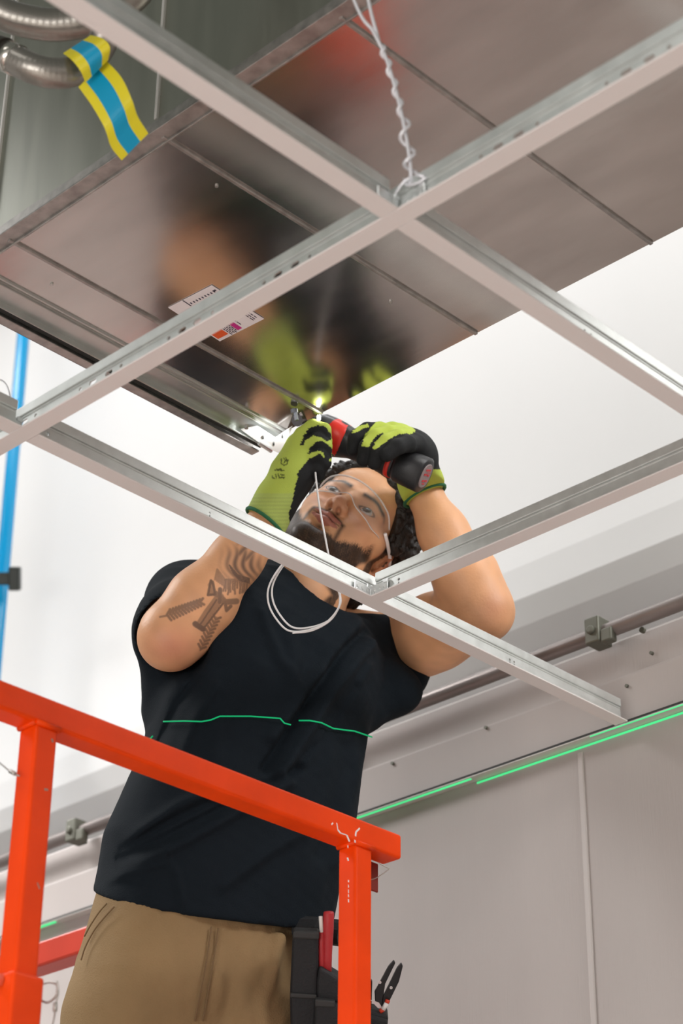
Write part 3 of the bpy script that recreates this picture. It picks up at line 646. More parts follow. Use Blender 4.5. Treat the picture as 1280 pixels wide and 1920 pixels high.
def noise3(P, f, seed=0):                        # cheap smooth pseudo-noise in -1..1
    R = rs(seed); o = 0
    for i in range(7):
        k = R.normal(size=3)*f*(1+i*.35); o = o+np.sin(P@k+R.rand()*6.28)
    return o/3.2
def seg_d(X, Y, pts):
    d = np.full(X.shape, 1e9)
    for (a, b) in zip(pts[:-1], pts[1:]):
        ax, ay = b[0]-a[0], b[1]-a[1]; L = ax*ax+ay*ay+1e-9; t = np.clip(((X-a[0])*ax+(Y-a[1])*ay)/L, 0, 1)
        d = np.minimum(d, np.hypot(X-a[0]-t*ax, Y-a[1]-t*ay))
    return d
def skin_cols(V):
    n1 = noise3(V, 60, 1)[:, None]; base = np.array([.70, .365, .19])*(1+.05*n1); C = np.tile(base, (1, 1)) if base.shape[0] == len(V) else np.tile(base, (len(V), 1))
    L = (V-HO)@HM.T*1000; x, y, z = L.T; ax = np.abs(x)
    inh = (np.linalg.norm(L-np.array([0, 0, -5]), axis=1) < 150) & (y > -60) & (z > -140)
    def mix(mask, col):
        nonlocal C; m = np.clip(mask, 0, 1)[:, None]; C = C*(1-m)+np.array(col)*m
    # ruddier cheeks, nose, ear
    red = (np.exp(-((ax-38)**2+(z+28)**2)/500)*.45+np.exp(-(x**2+(z+32)**2)/260)*.5)*(y > 40)*inh
    mix(red, (.52, .20, .125))
    mix(ss(ax, 70, 78)*(z > -45)*(z < 40)*(y > -45)*(y < 30)*.7*inh, (.55, .20, .10))
    hn = noise3(L*.001, 420, 4)*.5+noise3(L*.001, 900, 5)*.5
    # beard, moustache, sideburn, brows
    jaw = np.interp(ax, [0, 16, 28, 38, 48, 58, 66, 80], [-80, -81, -78, -70, -60, -46, -26, -4])
    be = ss(jaw-z+hn*3, -3, 7)*inh*(1-ss(ax, 66, 70))*(1-ss(-z, 114, 126))*ss(y, 0, 12)
    sb = ss(ax, 60, 66)*(z < 14)*(y > 4)*(1-ss(y, 20, 28))*inh
    mcor = np.exp(-((ax-28-ss(-z, 56, 80)*2)/3.6)**2)*ss(-z, 50, 56)*(z > -84)*(y > 60)*inh
    soul = np.exp(-((ax/8)**2+((z+77)/5)**2))*(y > 78)*inh
    must = np.exp(-((z+50.0+(ax/26)**2*7)/3.8)**2)*(ax < 29)*(y > 76)*(.6+.4*ss(ax, 1, 7))*inh
    mb = np.clip(np.maximum.reduce([be*.97, sb*.9, mcor*.8, soul*.8, must*.95])*(1+.12*hn), 0, .97)
    mix(mb, (.020, .013, .010))
    brow = np.exp(-((z-(19+ss(ax, 10, 34)*5-ss(ax, 34, 54)*7))/4.6)**2)*ss(ax, 8, 14)*(1-ss(ax, 52, 58))*(y > 55)*inh
    mix(np.clip(brow*(1.0+.2*hn), 0, 1), (.022, .015, .011))
    # lips
    lu = (np.abs(z+57) < 5.2-(ax/24)**2*4)*(ax < 25)*(y > 83)*inh; ll = (np.abs(z+66) < 6.2-(ax/24)**2*5)*(ax < 24)*(y > 83)*inh
    mix(np.maximum(lu, ll)*.85, (.40, .125, .10)); mix(np.exp(-((z+61+(ax/25)**2)/1.3)**2)*(ax < 25)*(y > 82)*inh*.8, (.09, .02, .02))
    # eye rims and lashes, socket tone
    er = np.exp(-(((ax-32)/22)**2+((z-2)/13)**2)**2)*(y > 60)*inh; mix(er*.40, (.33, .15, .10))
    rim = np.exp(-((np.hypot((ax-32)/13.5, (z-.6)/5.4)-1)/.16)**2)*(y > 74)*inh; mix(rim*.85, (.04, .02, .015))
    nos = np.exp(-(((ax-7.2)/3.6)**2+((z+43)/3.2)**2))*(y > 88)*inh; mix(nos*.9, (.05, .015, .012))
    # elbows
    X, Y, dep = proj(V); nearR = (dep < 3.06) & (X < 545)
    mix(np.exp(-(((X-322)/48)**2+((Y-1212)/36)**2))*.55*nearR, (.52, .18, .12))
    mix(np.exp(-(((X-925)/30)**2+((Y-1140)/36)**2))*.4*(X > 860), (.50, .20, .13))
    # forearm tattoo
    hy = V[:, 0]*0; k = nearR & (dep < 3.06)
    fz = (X-220)*1280/340., 0
    u = (X-220)*3.765; v = (Y-980)*3.765; t = np.zeros(len(V))
    def st(pts, wd, a=.9):
        nonlocal t; t = np.maximum(t, a*(1-ss(seg_d(u, v, pts), wd*.5, wd*.5+8)))
    st([(590, 720), (640, 640), (700, 560), (720, 530)], 62, .62); st([(575, 735), (700, 545)], 8); st([(610, 745), (745, 570)], 8); st([(550, 715), (605, 750)], 34, .9)
    st([(660, 410), (640, 510), (690, 505), (672, 420), (660, 410)], 12); st([(655, 440), (665, 495)], 26, .6); st([(690, 500), (725, 520), (760, 560), (840, 555)], 34, .75); st([(760, 560), (770, 620), (800, 590)], 16, .8); st([(725, 470), (722, 560)], 22, .85)
    # beast head with mane
    r_ = rs(9); blob = np.exp(-((((u-880)*.8+(v-300)*.6)/150)**2+((-(u-880)*.6+(v-300)*.8)/135)**2)**2)*(v > 100); t = np.maximum(t, blob*(.62+.33*np.sin((u-.35*v)/9+3*np.sin(v/40))))
    blob = np.exp(-(((u-905)/85)**2+((v-210)/90)**2)**2); t = np.maximum(t, blob*(.55+.35*np.sin((u+v)/14)))
    for i in range(4): st([(790+i*8, 300+i*18), (850+i*4, 370+i*12), (930, 395+i*10)], 5, .95)
    for i in range(16): a0 = 760+i*11; st([(a0, 400), (a0+r_.randint(-25, 12), 470+r_.randint(-10, 40))], 6, .75)
    for i in range(10): st([(705+i*6, 330+i*8), (690+i*12, 400+i*9)], 8, .6)
    # laurel branches
    for i in range(12):
        a0 = 350+i*21; b0 = 640-i*8.0; st([(a0, b0+10), (a0+22, b0-28+i)], 11, .75); st([(a0, b0+10), (a0+30, b0+48-i*2)], 11, .75)
    st([(300, 665), (360, 655), (600, 575)], 6, .7)
    for i in range(9):
        a0 = 590+i*13; b0 = 890-i*26; st([(a0, b0), (a0-18, b0-34)], 10, .75); st([(a0, b0), (a0+34, b0-12)], 10, .75)
    st([(585, 900), (700, 670)], 6, .6)
    t = t*k*ss(V@unit(FWD)*0+1, 0, 1); mix(t*.90, (.065, .047, .042))
    return np.clip(C, .003, 1)
# refine the forearm and the face so that ink, lips and beard read sharply
def refine(V, Q, sel):
    """split every selected quad in four (edges shared with unselected quads get their midpoint too: n-gons)"""
    edges = {}; V = V.tolist(); F = []
    S_ = set(np.nonzero(sel)[0].tolist())
    def mid(a, b):
        k = (a, b) if a < b else (b, a)
        if k not in edges: edges[k] = len(V); V.append([(V[a][i]+V[b][i])/2 for i in range(3)])
        return edges[k]
    Ql = Q.tolist()
    for i in S_:
        a, b, c, d = Ql[i]; e1, e2, e3, e4 = mid(a, b), mid(b, c), mid(c, d), mid(d, a); m = len(V); V.append([(V[a][j]+V[b][j]+V[c][j]+V[d][j])/4 for j in range(3)])
        F += [[a, e1, m, e4], [e1, b, e2, m], [m, e2, c, e3], [e4, m, e3, d]]
    for i, q in enumerate(Ql):
        if i in S_: continue
        o = []
        for j in range(4):
            a, b = q[j], q[(j+1) % 4]; o.append(a); k = (a, b) if a < b else (b, a)
            if k in edges: o.append(edges[k])
        F.append(o)
    return np.array(V), F
def laplace(V, Q, it, w=.5):
    E_ = np.concatenate([Q[:, [0, 1]], Q[:, [1, 2]], Q[:, [2, 3]], Q[:, [3, 0]]]); V = V.copy()
    n = np.bincount(E_[:, 0], minlength=len(V))+np.bincount(E_[:, 1], minlength=len(V))
    for _ in range(it):
        A_ = np.stack([np.bincount(E_[:, 0], V[E_[:, 1], k], len(V))+np.bincount(E_[:, 1], V[E_[:, 0], k], len(V)) for k in range(3)], 1)
        V = V*(1-w)+w*A_/np.maximum(n, 1)[:, None]
    return V
V = laplace(V, Q, 1)
cen = V[Q].mean(1); X, Y, dep = proj(cen); Lh = (cen-HO)@HM.T*1000
sel = ((X < 520) & (X > 270) & (Y > 1000) & (Y < 1240) & (dep < 3.06)) | ((Lh[:, 1] > 45) & (np.abs(Lh[:, 0]) < 62) & (Lh[:, 2] > -115) & (Lh[:, 2] < 35))
V2, F2 = refine(V, Q, sel)
class FL(list): 
    def tolist(s): return list(s)
body = npmesh('body', V2, FL(F2), skin, man, skin_cols)

# eyes
def eye(q):
    b = bmesh.new(); bmesh.ops.create_uvsphere(b, u_segments=32, v_segments=24, radius=.0122); me = bpy.data.meshes.new('eye'); b.to_mesh(me); b.free()
    o = bpy.data.objects.new('eye', me); COL.objects.link(o); o.location = f3(hp(q*32, 76.5, .6)); me.materials.append(mat('eye', (.8, .8, .8), .25, attr='Col', coat=.3))
    me.polygons.foreach_set('use_smooth', [True]*len(me.polygons)); g = unit(hf*1.0+hu*.22-he*.12)
    a = me.color_attributes.new('Col', 'FLOAT_COLOR', 'POINT')
    for i, vv in enumerate(me.vertices):
        d = float(np.array(vv.co)@g)/.0122; c = (.008, .006, .006) if d > .95 else ((.045, .025, .014) if d > .80 else (.42, .36, .33)); a.data[i].color = (*c, 1)
    attach(o, man)
eye(-1); eye(1)

# hair: skull cap with many small curls
def hair():
    s = SDF(HO-.16, HO+.17, .0026); R = rs(12); 
    n = 1500; P = R.normal(size=(n, 3)); P /= np.linalg.norm(P, axis=1)[:, None]
    for d in P:
        x, y, z = d; 
        p = np.array([x*77, -12+y*98, 28+z*88])
        line = float(np.interp(abs(p[0]), [0, 30, 48, 60, 80], [74, 66, 50, 14, -8]))
        if p[1] > 20 and p[2] < line: continue
        if p[1] > 4 and p[2] < 12: continue
        if abs(p[0]) > 52 and -44 < p[1] < 12 and p[2] < 30: continue
        if p[2] < -66: continue
        g = 1.03+.10*max(0, p[2])/100+(.08 if p[1] < 0 else .02); r = R.uniform(.0070, .0125)
        q = hp(*(p*g)); s.cone(q, q+camv(*R.normal(size=3))*.004, r, r*.8, .0022)
        if R.rand() < .45: o = unit(q-HO); t = unit(np.cross(o, R.normal(size=3))); s.cone(q+o*.010, q+o*.014+t*.010, .0045, .003, .002)
    s.ell(hp(0, -16, 30), HM, (.080, .094, .090), .004)
    s.ell(hp(0, 80, -40), HM, (.10, .085, .105), .004, cut=True)
    for q in (-1, 1): s.ell(hp(q*78, -14, -4), HM, (.022, .026, .036), .004, cut=True)
    # loose curls over the forehead edge and the nape
    for a, c in (((-30, 82, 84), (-46, 88, 96)), ((-44, 74, 80), (-56, 82, 88)), ((-12, 86, 88), (-22, 96, 98)), ((30, 72, 92), (22, 86, 98))):
        s.chain([hp(*a), hp((a[0]+c[0])/2-4, c[1]+5, (a[2]+c[2])/2+3), hp(*c)], [.0045, .0035, .002], .002)
    s.chain([at(640, 1112, 3.27), at(655, 1128, 3.27), at(672, 1130, 3.275)], [.010, .009, .005], .003); s.cone(at(660, 1120, 3.28), at(664, 1136, 3.275), .009, .006, .003)
    V, Q = s.mesh(); return npmesh('hair', V, Q, hair_m, man)
hair()

# T-shirt
FOLDS = [([(705, 1165), (650, 1215), (600, 1285), (545, 1365), (500, 1440)], 9, -9), ([(720, 1185), (672, 1235), (622, 1300), (570, 1380), (525, 1450)], 12, 9), ([(670, 1170), (620, 1225), (570, 1300), (510, 1380)], 14, 6),
    ([(690, 1250), (640, 1330), (575, 1420), (480, 1500)], 11, 5), ([(665, 1290), (600, 1390), (540, 1450)], 8, -5),
    ([(375, 1265), (335, 1320), (300, 1400), (285, 1440)], 9, -8), ([(350, 1255), (312, 1300), (285, 1350)], 11, 6), ([(400, 1290), (360, 1350), (330, 1430)], 12, 6),
    ([(560, 1440), (450, 1500), (330, 1560), (225, 1610)], 9, -6), ([(540, 1470), (450, 1520), (340, 1580), (215, 1640)], 11, 6), ([(420, 1470), (330, 1510), (240, 1570)], 10, 6), ([(400, 1500), (320, 1540), (230, 1590)], 7, -5),
    ([(600, 1540), (500, 1600), (420, 1660)], 12, 4), ([(300, 1620), (240, 1640), (190, 1655)], 7, 4), ([(540, 1175), (548, 1230), (545, 1300)], 14, 4), ([(490, 1150), (520, 1230), (560, 1290), (600, 1260)], 10, 4), ([(650, 1400), (630, 1500), (600, 1600)], 16, -4), ([(680, 1420), (665, 1520), (640, 1620)], 14, 4),
    ([(480, 1250), (420, 1330), (400, 1420)], 18, 4), ([(300, 1590), (330, 1640), (340, 1690)], 8, 3)]
def shirt():
    pts = np.array([RSH, LSH, REL, HIP, NECK, LSH+te*.1]); s = SDF(pts.min(0)-.20, pts.max(0)+.10, .004)
    secs = [(385, 1800, 2.93, .178, .130), (400, 1718, 2.95, .176, .128), (408, 1650, 2.965, .176, .126), (438, 1560, 2.99, .170, .120), (468, 1470, 3.03, .166, .118), (484, 1380, 3.06, .164, .118), (497, 1290, 3.10, .168, .120), (518, 1215, 3.13, .172, .112), (538, 1160, 3.165, .165, .092), (556, 1122, 3.19, .098, .072)]
    C = [at(x, y, d) for x, y, d, a, b in secs]; s.loft(C, [q[3] for q in secs], [q[4] for q in secs], te, tf, .015, 2.4)
    s.cone(NECK-te*.05-tu*.02, RSH+tu*.014, .052, .058, .03); s.cone(NECK+te*.055-tu*.050, LSH-UP*.006-RT*.01, .044, .056, .03)
    a = REL-RSH; s.cone(RSH, RSH+a*.55, .058, .060, .025); s.cone(RSH+a*.5, RSH+a*.80-UP*.004-RT*.004, .060, .054, .01)
    a = LEL-LSH; s.cone(LSH-a*.1-UP*.006-RT*.006, LSH+a*.04-UP*.008-RT*.004, .058, .061, .02)
    s.cone(LSH-te*.02-UP*.02, at(756, 1266, 3.28), .052, .040, .02)
    # fabric hanging under the raised arms
    s.cone(at(300, 1180, 3.04), at(300, 1330, 3.05), .030, .022, .03); s.cone(at(700, 1270, 3.22), at(752, 1296, 3.18), .050, .030, .02)
    s.cone(at(690, 1330, 3.16), at(740, 1300, 3.20), .030, .030, .03)
    h0, h1, h2 = at(176, 1672, 2.93), at(400, 1722, 2.83), at(640, 1738, 3.0); hn = unit(np.cross(h1-h0, h2-h0)); hn = hn if hn@tu < 0 else -hn
    s.put(HIP-.4, HIP+.4, lambda X, Y, Z: -((X-h0[0])*hn[0]+(Y-h0[1])*hn[1]+(Z-h0[2])*hn[2]), .003, cut=True)
    # neck opening and sleeve openings
    s.cone(NECK+tu*.035+tf*.030, NECK+tu*.12+tf*.05, .074, .09, .005, cut=True)
    a = REL-RSH; s.cone(RSH+a*.60, RSH+a*1.3-UP*.004, .050, .060, .004, cut=True)
    a = LEL-LSH; s.cone(LSH+a*.20-UP*.0, LSH+a*1.0, .054, .080, .004, cut=True)
    # trousers side stays inside: hollow the hem a little
    s.cone(at(400, 1760, 2.95), at(402, 1900, 2.93), .15, .15, .004, cut=True) if False else None
    V, Q = s.mesh(); V = laplace(V, Q, 3); X, Y, dp = proj(V)
    cdp = np.interp(Y, [1122, 1215, 1380, 1560, 1720], [3.19, 3.13, 3.06, 2.99, 2.95]); fr = ss(cdp+.04-dp, 0, .06); dsp = np.zeros(len(V))
    for pts, w, a_ in FOLDS:
        dd = seg_d(X, Y, pts); dsp += a_*.0017*np.exp(-(dd/w)**2)*fr
    n = noise3(V, 30, 3)*.0016+noise3(V, 62, 8)*.0007; V = V+(n+dsp)[:, None]*tf
    return V, Q
VS, QS = shirt(); npmesh('t_shirt', VS, QS, cloth, man)
# collar band
cb = []
for i in range(25):
    a = math.pi*2*i/24; p = NECK+te*math.cos(a)*.078+tf*(math.sin(a)*.074+.012)+tu*(.004-.030*math.sin(a)); cb.append(p)

# glowing tubes drawn where the laser light would cross the shirt
X, Y, dep = proj(VS)
def laser_on_shirt(pts, label):
    out = []
    P = []
    for (a, b_) in zip(pts[:-1], pts[1:]):
        n = max(2, int(math.hypot(b_[0]-a[0], b_[1]-a[1])/6))
        for i in range(n): P.append((a[0]+(b_[0]-a[0])*i/n, a[1]+(b_[1]-a[1])*i/n))
    P.append(pts[-1])
    for (x, y) in P:
        m = (np.abs(X-x) < 7) & (np.abs(Y-y) < 7); d = dep[m].min() if m.any() else (out[-1][2] if out else 2.95); out.append((x, y, d-.0016))
    ds = np.array([o[2] for o in out]); ds = np.convolve(np.pad(ds, 2, 'edge'), np.ones(5)/5, 'valid'); 
    b = MB(); b.tube([at(o[0], o[1], d) for o, d in zip(out, ds)], .0011, 6)
    return tag(b.build('laser_glow_tube', laser_s, smooth=True), label, 'laser line')
laser_on_shirt([(306, 1353), (345, 1352), (378, 1353), (395, 1350), (412, 1343), (470, 1343), (525, 1347), (533, 1356), (545, 1359)], 'green laser line across the left part of the black T-shirt chest')
laser_on_shirt([(274, 1387), (282, 1385), (286, 1380)], 'tiny bit of green laser line at the left side edge of the T-shirt')
laser_on_shirt([(560, 1351), (580, 1351), (602, 1355), (625, 1366), (665, 1371), (697, 1382)], 'green laser line across the right side of the black T-shirt')

# trousers
def trousers():
    s = SDF(HIP-(.34, .30, 1.1), HIP+(.30, .30, .14), .005)
    secs = [(392, 1700, 2.955, .158, .110), (385, 1760, 2.935, .166, .118), (372, 1840, 2.905, .172, .122), (362, 1900, 2.88, .174, .124), (352, 1985, 2.855, .170, .120), (345, 2050, 2.84, .160, .110)]
    C = [at(x, y, d) for x, y, d, a, b in secs]; s.loft(C, [q[3] for q in secs], [q[4] for q in secs], te, tf, .015, 2.4)
    base = C[-1]
    for q, fx in ((-1, -.105), (1, .125)):
        h_ = base+te*q*.082+np.array((0, 0, .06)); kn = h_+te*q*.02+tf*.02+np.array((0, 0, -.36)); ft = kn+te*q*.02-tf*.01; ft[2] = PF+.09
        s.cone(h_, kn, .098, .072, .03); s.cone(kn, ft, .072, .062, .02)
    def rd(p, q, r, cut=False): s.cone(at(*p), at(*q), r, r*.7, .008, cut=cut)
    rd((395, 1722, 2.838), (368, 1925, 2.765), .006); rd((245, 1775, 2.84), (165, 1790, 2.862), .006); rd((215, 1690, 2.86), (150, 1800, 2.872), .005)
    rd((300, 1790, 2.80), (250, 1915, 2.775), .008); rd((525, 1760, 2.862), (490, 1900, 2.805), .010); rd((410, 1840, 2.79), (300, 1900, 2.765), .009)
    rd((455, 1800, 2.805), (420, 1910, 2.765), .012, True)
    V, Q = s.mesh(); V = laplace(V, Q, 2); n = noise3(V, 30, 13)*.0016+noise3(V, 90, 14)*.0006; return V+n[:, None]*tf, Q, base
VT, QT, LB = trousers(); npmesh('trousers', VT, QT, duck, man)
seam_m = mat('canvas seam', (.17, .105, .05), .9)
Xt, Yt, dt = proj(VT)
def on_t(x, y, off=.0003):
    m = (np.abs(Xt-x) < 9) & (np.abs(Yt-y) < 9); return at(x, y, (dt[m].min() if m.any() else 2.83)-off)
for pts in ([(396, 1738), (393, 1760), (387, 1800), (378, 1850), (365, 1915)], [(409, 1740), (405, 1770), (400, 1800), (392, 1850), (380, 1915)], [(214, 1700), (200, 1715), (178, 1742), (160, 1775), (152, 1800)], [(200, 1694), (186, 1710), (170, 1734), (158, 1756)]):
    b = MB(); b.tube(spline([on_t(*p) for p in pts], 5), .0011, 6); b.build('seam', seam_m, man, smooth=True)
for q in (-1, 1):
    f_ = LB+te*q*.128+tf*.02; b = MB(); fo = unit(tf*(1, 1, 0)); si = unit(np.cross(fo, (0, 0, 1)))
    s = SDF((f_[0]-.22, f_[1]-.22, PF-.01), (f_[0]+.22, f_[1]+.22, PF+.22), .006); z = lambda v, h: np.array((v[0], v[1], PF+h))
    s.cone(z(f_-fo*.03, .045), z(f_+fo*.16, .036), .045, .036, .02); s.cone(z(f_-fo*.02, .05), z(f_-fo*.02, .16), .05, .056, .02)
    V, Q = s.mesh(); V[:, 2] = np.maximum(V[:, 2], PF+.0005); npmesh('boot', V, Q, mat('brown work boot', (.12, .06, .03), .6), man)

# gloves
LIME, BLK, DGR = (.42, .52, .085), (.012, .013, .014), (.02, .13, .055)
def glove(name, build, colf, lo, hi, h=.0017):
    s = SDF(lo, hi, h); build(s); V, Q = s.mesh(); V = laplace(V, Q, 1); return npmesh(name, V, Q, glove_m, man, colf(V))
def fin(s, pts, rr, k=.0028): s.chain([at(*p) for p in pts], [r*.001 for r in rr], k)
GD = 3.080                                     # working depth of the right hand
def right_glove(s):
    w0_, w1_ = at(491, 990, 3.045), at(520, 935, 3.060); kn_ = at(566, 868, GD)
    s.cone(w0_, w1_, .0335, .0315, .01); s.fcone(w1_, at(545, 895, 3.070), .0325, .036, unit(RT*.7+UP*-.7), .85, .012)
    s.fcone(at(545, 895, 3.070), kn_, .036, .034, unit(RT*.8-FWD*.3), .80, .012); s.cone(at(549, 880, GD), at(562, 838, GD+.005), .028, .022, .012)
    for i in range(4): c = at(495+i*7, 978-i*13, 3.050); 
    fin(s, [(552, 850, GD+.01), (566, 815, GD+.0), (586, 800, GD-.004), (607, 806, GD-.008), (611, 828, GD-.006)], [14, 11.5, 11, 10.5, 9.5])
    fin(s, [(556, 862, GD-.005), (575, 836, GD-.014), (594, 824, GD-.018), (609, 836, GD-.020), (610, 858, GD-.016)], [14, 11.5, 11, 10.5, 9.5])
    fin(s, [(560, 878, GD-.012), (582, 858, GD-.020), (600, 853, GD-.024), (608, 868, GD-.022), (599, 884, GD-.018)], [14, 11.5, 10.5, 10, 9])
    fin(s, [(560, 895, GD-.014), (580, 880, GD-.020), (596, 878, GD-.022), (598, 893, GD-.018)], [14, 11, 10, 9])
    fin(s, [(566, 880, GD+.020), (588, 858, GD+.022), (598, 830, GD+.020), (596, 806, GD+.016)], [14, 12, 11, 9.5])
def inpoly(X, Y, P):
    r = np.zeros(len(X), bool)
    for (x0, y0), (x1, y1) in zip(P, P[1:]+P[:1]):
        if y0 == y1: continue
        c = ((y0 > Y) != (y1 > Y)) & (X < (x1-x0)*(Y-y0)/(y1-y0)+x0); r ^= c
    return r.astype(float)
def endcut(s, c, ax):
    ax = unit(ax); s.put(c-.15, c+.15, lambda X, Y, Z: ((X-c[0])*ax[0]+(Y-c[1])*ax[1]+(Z-c[2])*ax[2]), .002, cut=True)
def right_cols(V):
    X, Y, d = proj(V); n = noise3(V, 300, 2)*1.5; C = np.tile(LIME, (len(V), 1)).astype(float)
    C *= (1+.10*np.sin(Y*.9)*((Y > 930)))[:, None]; C[Y > 925] = C[Y > 925]*.80+np.array((.05, .06, .05))
    pz = lambda P: [(440+x/6.4, 740+y/6.4) for x, y in P]
    blk = np.zeros(len(V)); wob = n*.9
    for P in (pz([(780,610),(820,500),(880,410),(960,370),(1060,370),(1120,420),(1170,500),(1120,570),(1030,510),(940,490),(870,540),(820,600)]),
              pz([(875,720),(900,650),(960,570),(1050,555),(1110,590),(1180,660),(1160,760),(1100,810),(1080,750),(1060,690),(990,670),(950,690)]),
              [(560,882),(572,867),(584,857),(600,850.5),(606,857),(625,868),(620,890),(600,905),(590,925),(570,960),(545,985),(541,966),(549,932),(554,907)]):
        blk = np.maximum(blk, inpoly(X+wob, Y+wob*.6, P))
    blk = np.maximum(blk, ss(d, GD+.016, GD+.020)*(Y < 900)*(X > 575))
    C = C*(1-blk[:, None])+np.array(BLK)*blk[:, None]
    # printed marks on the back of the hand
    u, v = (X-440)*6.4, (Y-740)*6.4; t = np.zeros(len(V))
    def st(pts, w): 
        nonlocal t; t = np.maximum(t, 1-ss(seg_d(u, v, pts), w, w+4))
    for P_ in ([(560, 770), (555, 820), (590, 850), (630, 830), (640, 780)], [(590, 760), (605, 790), (590, 820)], [(615, 760), (620, 800)], [(480, 905), (585, 910)], [(500, 890), (520, 900), (545, 885), (560, 900)], [(450, 970), (455, 1000), (480, 1005)], [(490, 960), (500, 1000)], [(520, 950), (535, 1000)], [(550, 960), (590, 965)], [(560, 985), (590, 1005)], [(545, 1000), (600, 990)]): st(P_, 5)
    t *= (d < GD+.004); C = C*(1-.85*t[:, None])+np.array((.02, .03, .01))*.85*t[:, None]
    hem = ((X-465)*(-.44)+(Y-968)*.90)
    m = ss((X*.53+Y*.85)-(472*.53+967*.85), -2, 1)[:, None]; m = ss(Y-(969+(X-467)*.50), -5, -3)[:, None]; C = C*(1-m)+np.array(DGR)*m
    return C
HC1, HC2 = at(497, 981, 3.044), at(796, 929, 3.205)
glove('glove', lambda s: (right_glove(s), endcut(s, HC1, RWR-REL)), right_cols, at(500, 900, 3.04)-.16, at(560, 850, 3.04)+.13)
# cut-line: cuff end follows the wrist; a hem roll closes it
def hem(c, ax, r, name='glove_cuff'):
    ax = unit(ax); a = unit(np.cross(ax, (0, 0, 1))); b_ = np.cross(ax, a); b = MB(); P = [c+(a*math.cos(t)+b_*math.sin(t))*r for t in np.linspace(0, 2*math.pi, 37)]
    b.tube(P, .0028, 8); b.build(name, mat('dark green hem', DGR, .8), man, smooth=True)
hem(HC1, RWR-REL, .0335)

TA, TB = at(600, 800, 3.155), at(783, 886, 3.09)      # drill axis, nose to battery
td = unit(TB-TA)
def left_glove(s):
    wr = LWR; pm = at(768, 852, 3.120)
    s.cone(at(800, 938, 3.205), at(788, 905, 3.185), .0325, .0315, .01); s.fcone(at(790, 908, 3.185), at(775, 862, 3.135), .033, .036, unit(RT*.3+FWD*.9), .85, .014)
    s.cone(at(770, 830, 3.115), at(735, 814, 3.110), .021, .019, .012); s.fcone(at(772, 850, 3.130), at(745, 830, 3.140), .034, .030, unit(FWD), .8, .014)
    fin(s, [(738, 815, 3.110), (712, 806, 3.095), (688, 806, 3.083), (667, 820, 3.075), (662, 842, 3.077)], [13.5, 12, 11.5, 11.5, 10.5])
    fin(s, [(752, 815, 3.100), (728, 812, 3.077), (706, 818, 3.065), (687, 838, 3.057), (681, 862, 3.061)], [13.5, 12, 11.5, 11.5, 10.5])
    fin(s, [(764, 820, 3.095), (745, 820, 3.065), (724, 828, 3.053), (708, 846, 3.047), (702, 868, 3.051)], [13.5, 12, 11.5, 11.5, 10.5])
    fin(s, [(776, 832, 3.095), (764, 832, 3.060), (745, 838, 3.043), (725, 852, 3.037)], [14, 12.5, 12, 11])
    fin(s, [(775, 870, 3.155), (740, 878, 3.165), (705, 862, 3.165), (680, 848, 3.155)], [15, 13, 12, 11])
    s.cone(at(779, 840, 3.105), at(782, 866, 3.125), .020, .024, .012)
def left_cols(V):
    X, Y, d = proj(V); n = noise3(V, 300, 22)*1.5; C = np.tile(LIME, (len(V), 1)).astype(float)*np.array((1.12, 1.1, 1.0))
    def blob(pts, w): return 1-ss(seg_d(X, Y, pts)+n, w-1.2, w+1.2)
    q5 = lambda P: [(440+x/3.2, 720+y/3.2) for x, y in P]; wob = n*.9; gm = np.zeros(len(V))
    for P in (q5([(696,292),(735,252),(800,238),(800,256),(752,276),(722,296)]), q5([(762,375),(775,320),(815,262),(860,235),(920,250),(902,285),(850,310),(800,378)]), q5([(822,388),(845,342),(885,302),(940,285),(980,302),(925,335),(885,362),(845,392)]),
              q5([(812,262),(850,225),(940,205),(1030,225),(1085,280),(1060,298),(990,298),(930,322),(960,300),(890,300),(900,280)]), q5([(925,570),(980,560),(1070,600),(1130,560),(1170,500),(1300,560),(1250,760),(1020,760)])):
        gm = np.maximum(gm, inpoly(X+wob, Y+wob*.6, P))
    blk = 1-gm; blk = np.where((Y > 880) & (X > 775), 0, blk)
    C = C*(1-blk[:, None])+np.array(BLK)*blk[:, None]
    m = ss(Y-(1945-(X-770)*.55), -6, -3)[:, None]; C = C*(1-m)+np.array(DGR)*m
    return C
glove('glove', lambda s: (left_glove(s), endcut(s, HC2, LWR-LEL)), left_cols, at(730, 860, 3.1)-.13, at(750, 860, 3.1)+.17)
hem(HC2, LWR-LEL, .034)

# ------------------------------------------------------------------ things he wears and holds
drill = thing('cordless_drill', TA, 'short red and black cordless drill gripped under the man\'s right-hand glove in the picture', 'drill')
tbk = mat('black tool plastic', (.018, .018, .020), .42, spec=.5, bump=.1, bscale=500); trd = mat('red tool plastic', (.72, .03, .018), .38); tgr = mat('grey tool housing', (.10, .10, .105), .35, .3)
tn = unit(UP-td*(UP@td)); tw = np.cross(td, tn)
def sect(b, segs, n=20, m=None):                   # rounded oval loft along the drill axis: (distance, ru, rw, du)
    k = len(b.v); 
    for (t, ru, rw, du) in segs:
        for q in range(n):
            a = 2*math.pi*q/n; cx, cy = math.cos(a), math.sin(a); cx = math.copysign(abs(cx)**.8, cx); cy = math.copysign(abs(cy)**.8, cy)
            b.v.append(tuple(TA+td*t+tn*(du+ru*cx)+tw*(rw*cy)))
    mi = b.mi(m); N = len(segs)
    for i in range(N-1):
        for q in range(n): b.f.append((k+i*n+q, k+i*n+(q+1) % n, k+(i+1)*n+(q+1) % n, k+(i+1)*n+q)); b.m.append(mi)
    b.f.append(tuple(k+q for q in range(n))); b.f.append(tuple(k+(N-1)*n+q for q in range(n))); b.m += [mi, mi]
LT = float(np.linalg.norm(TB-TA))
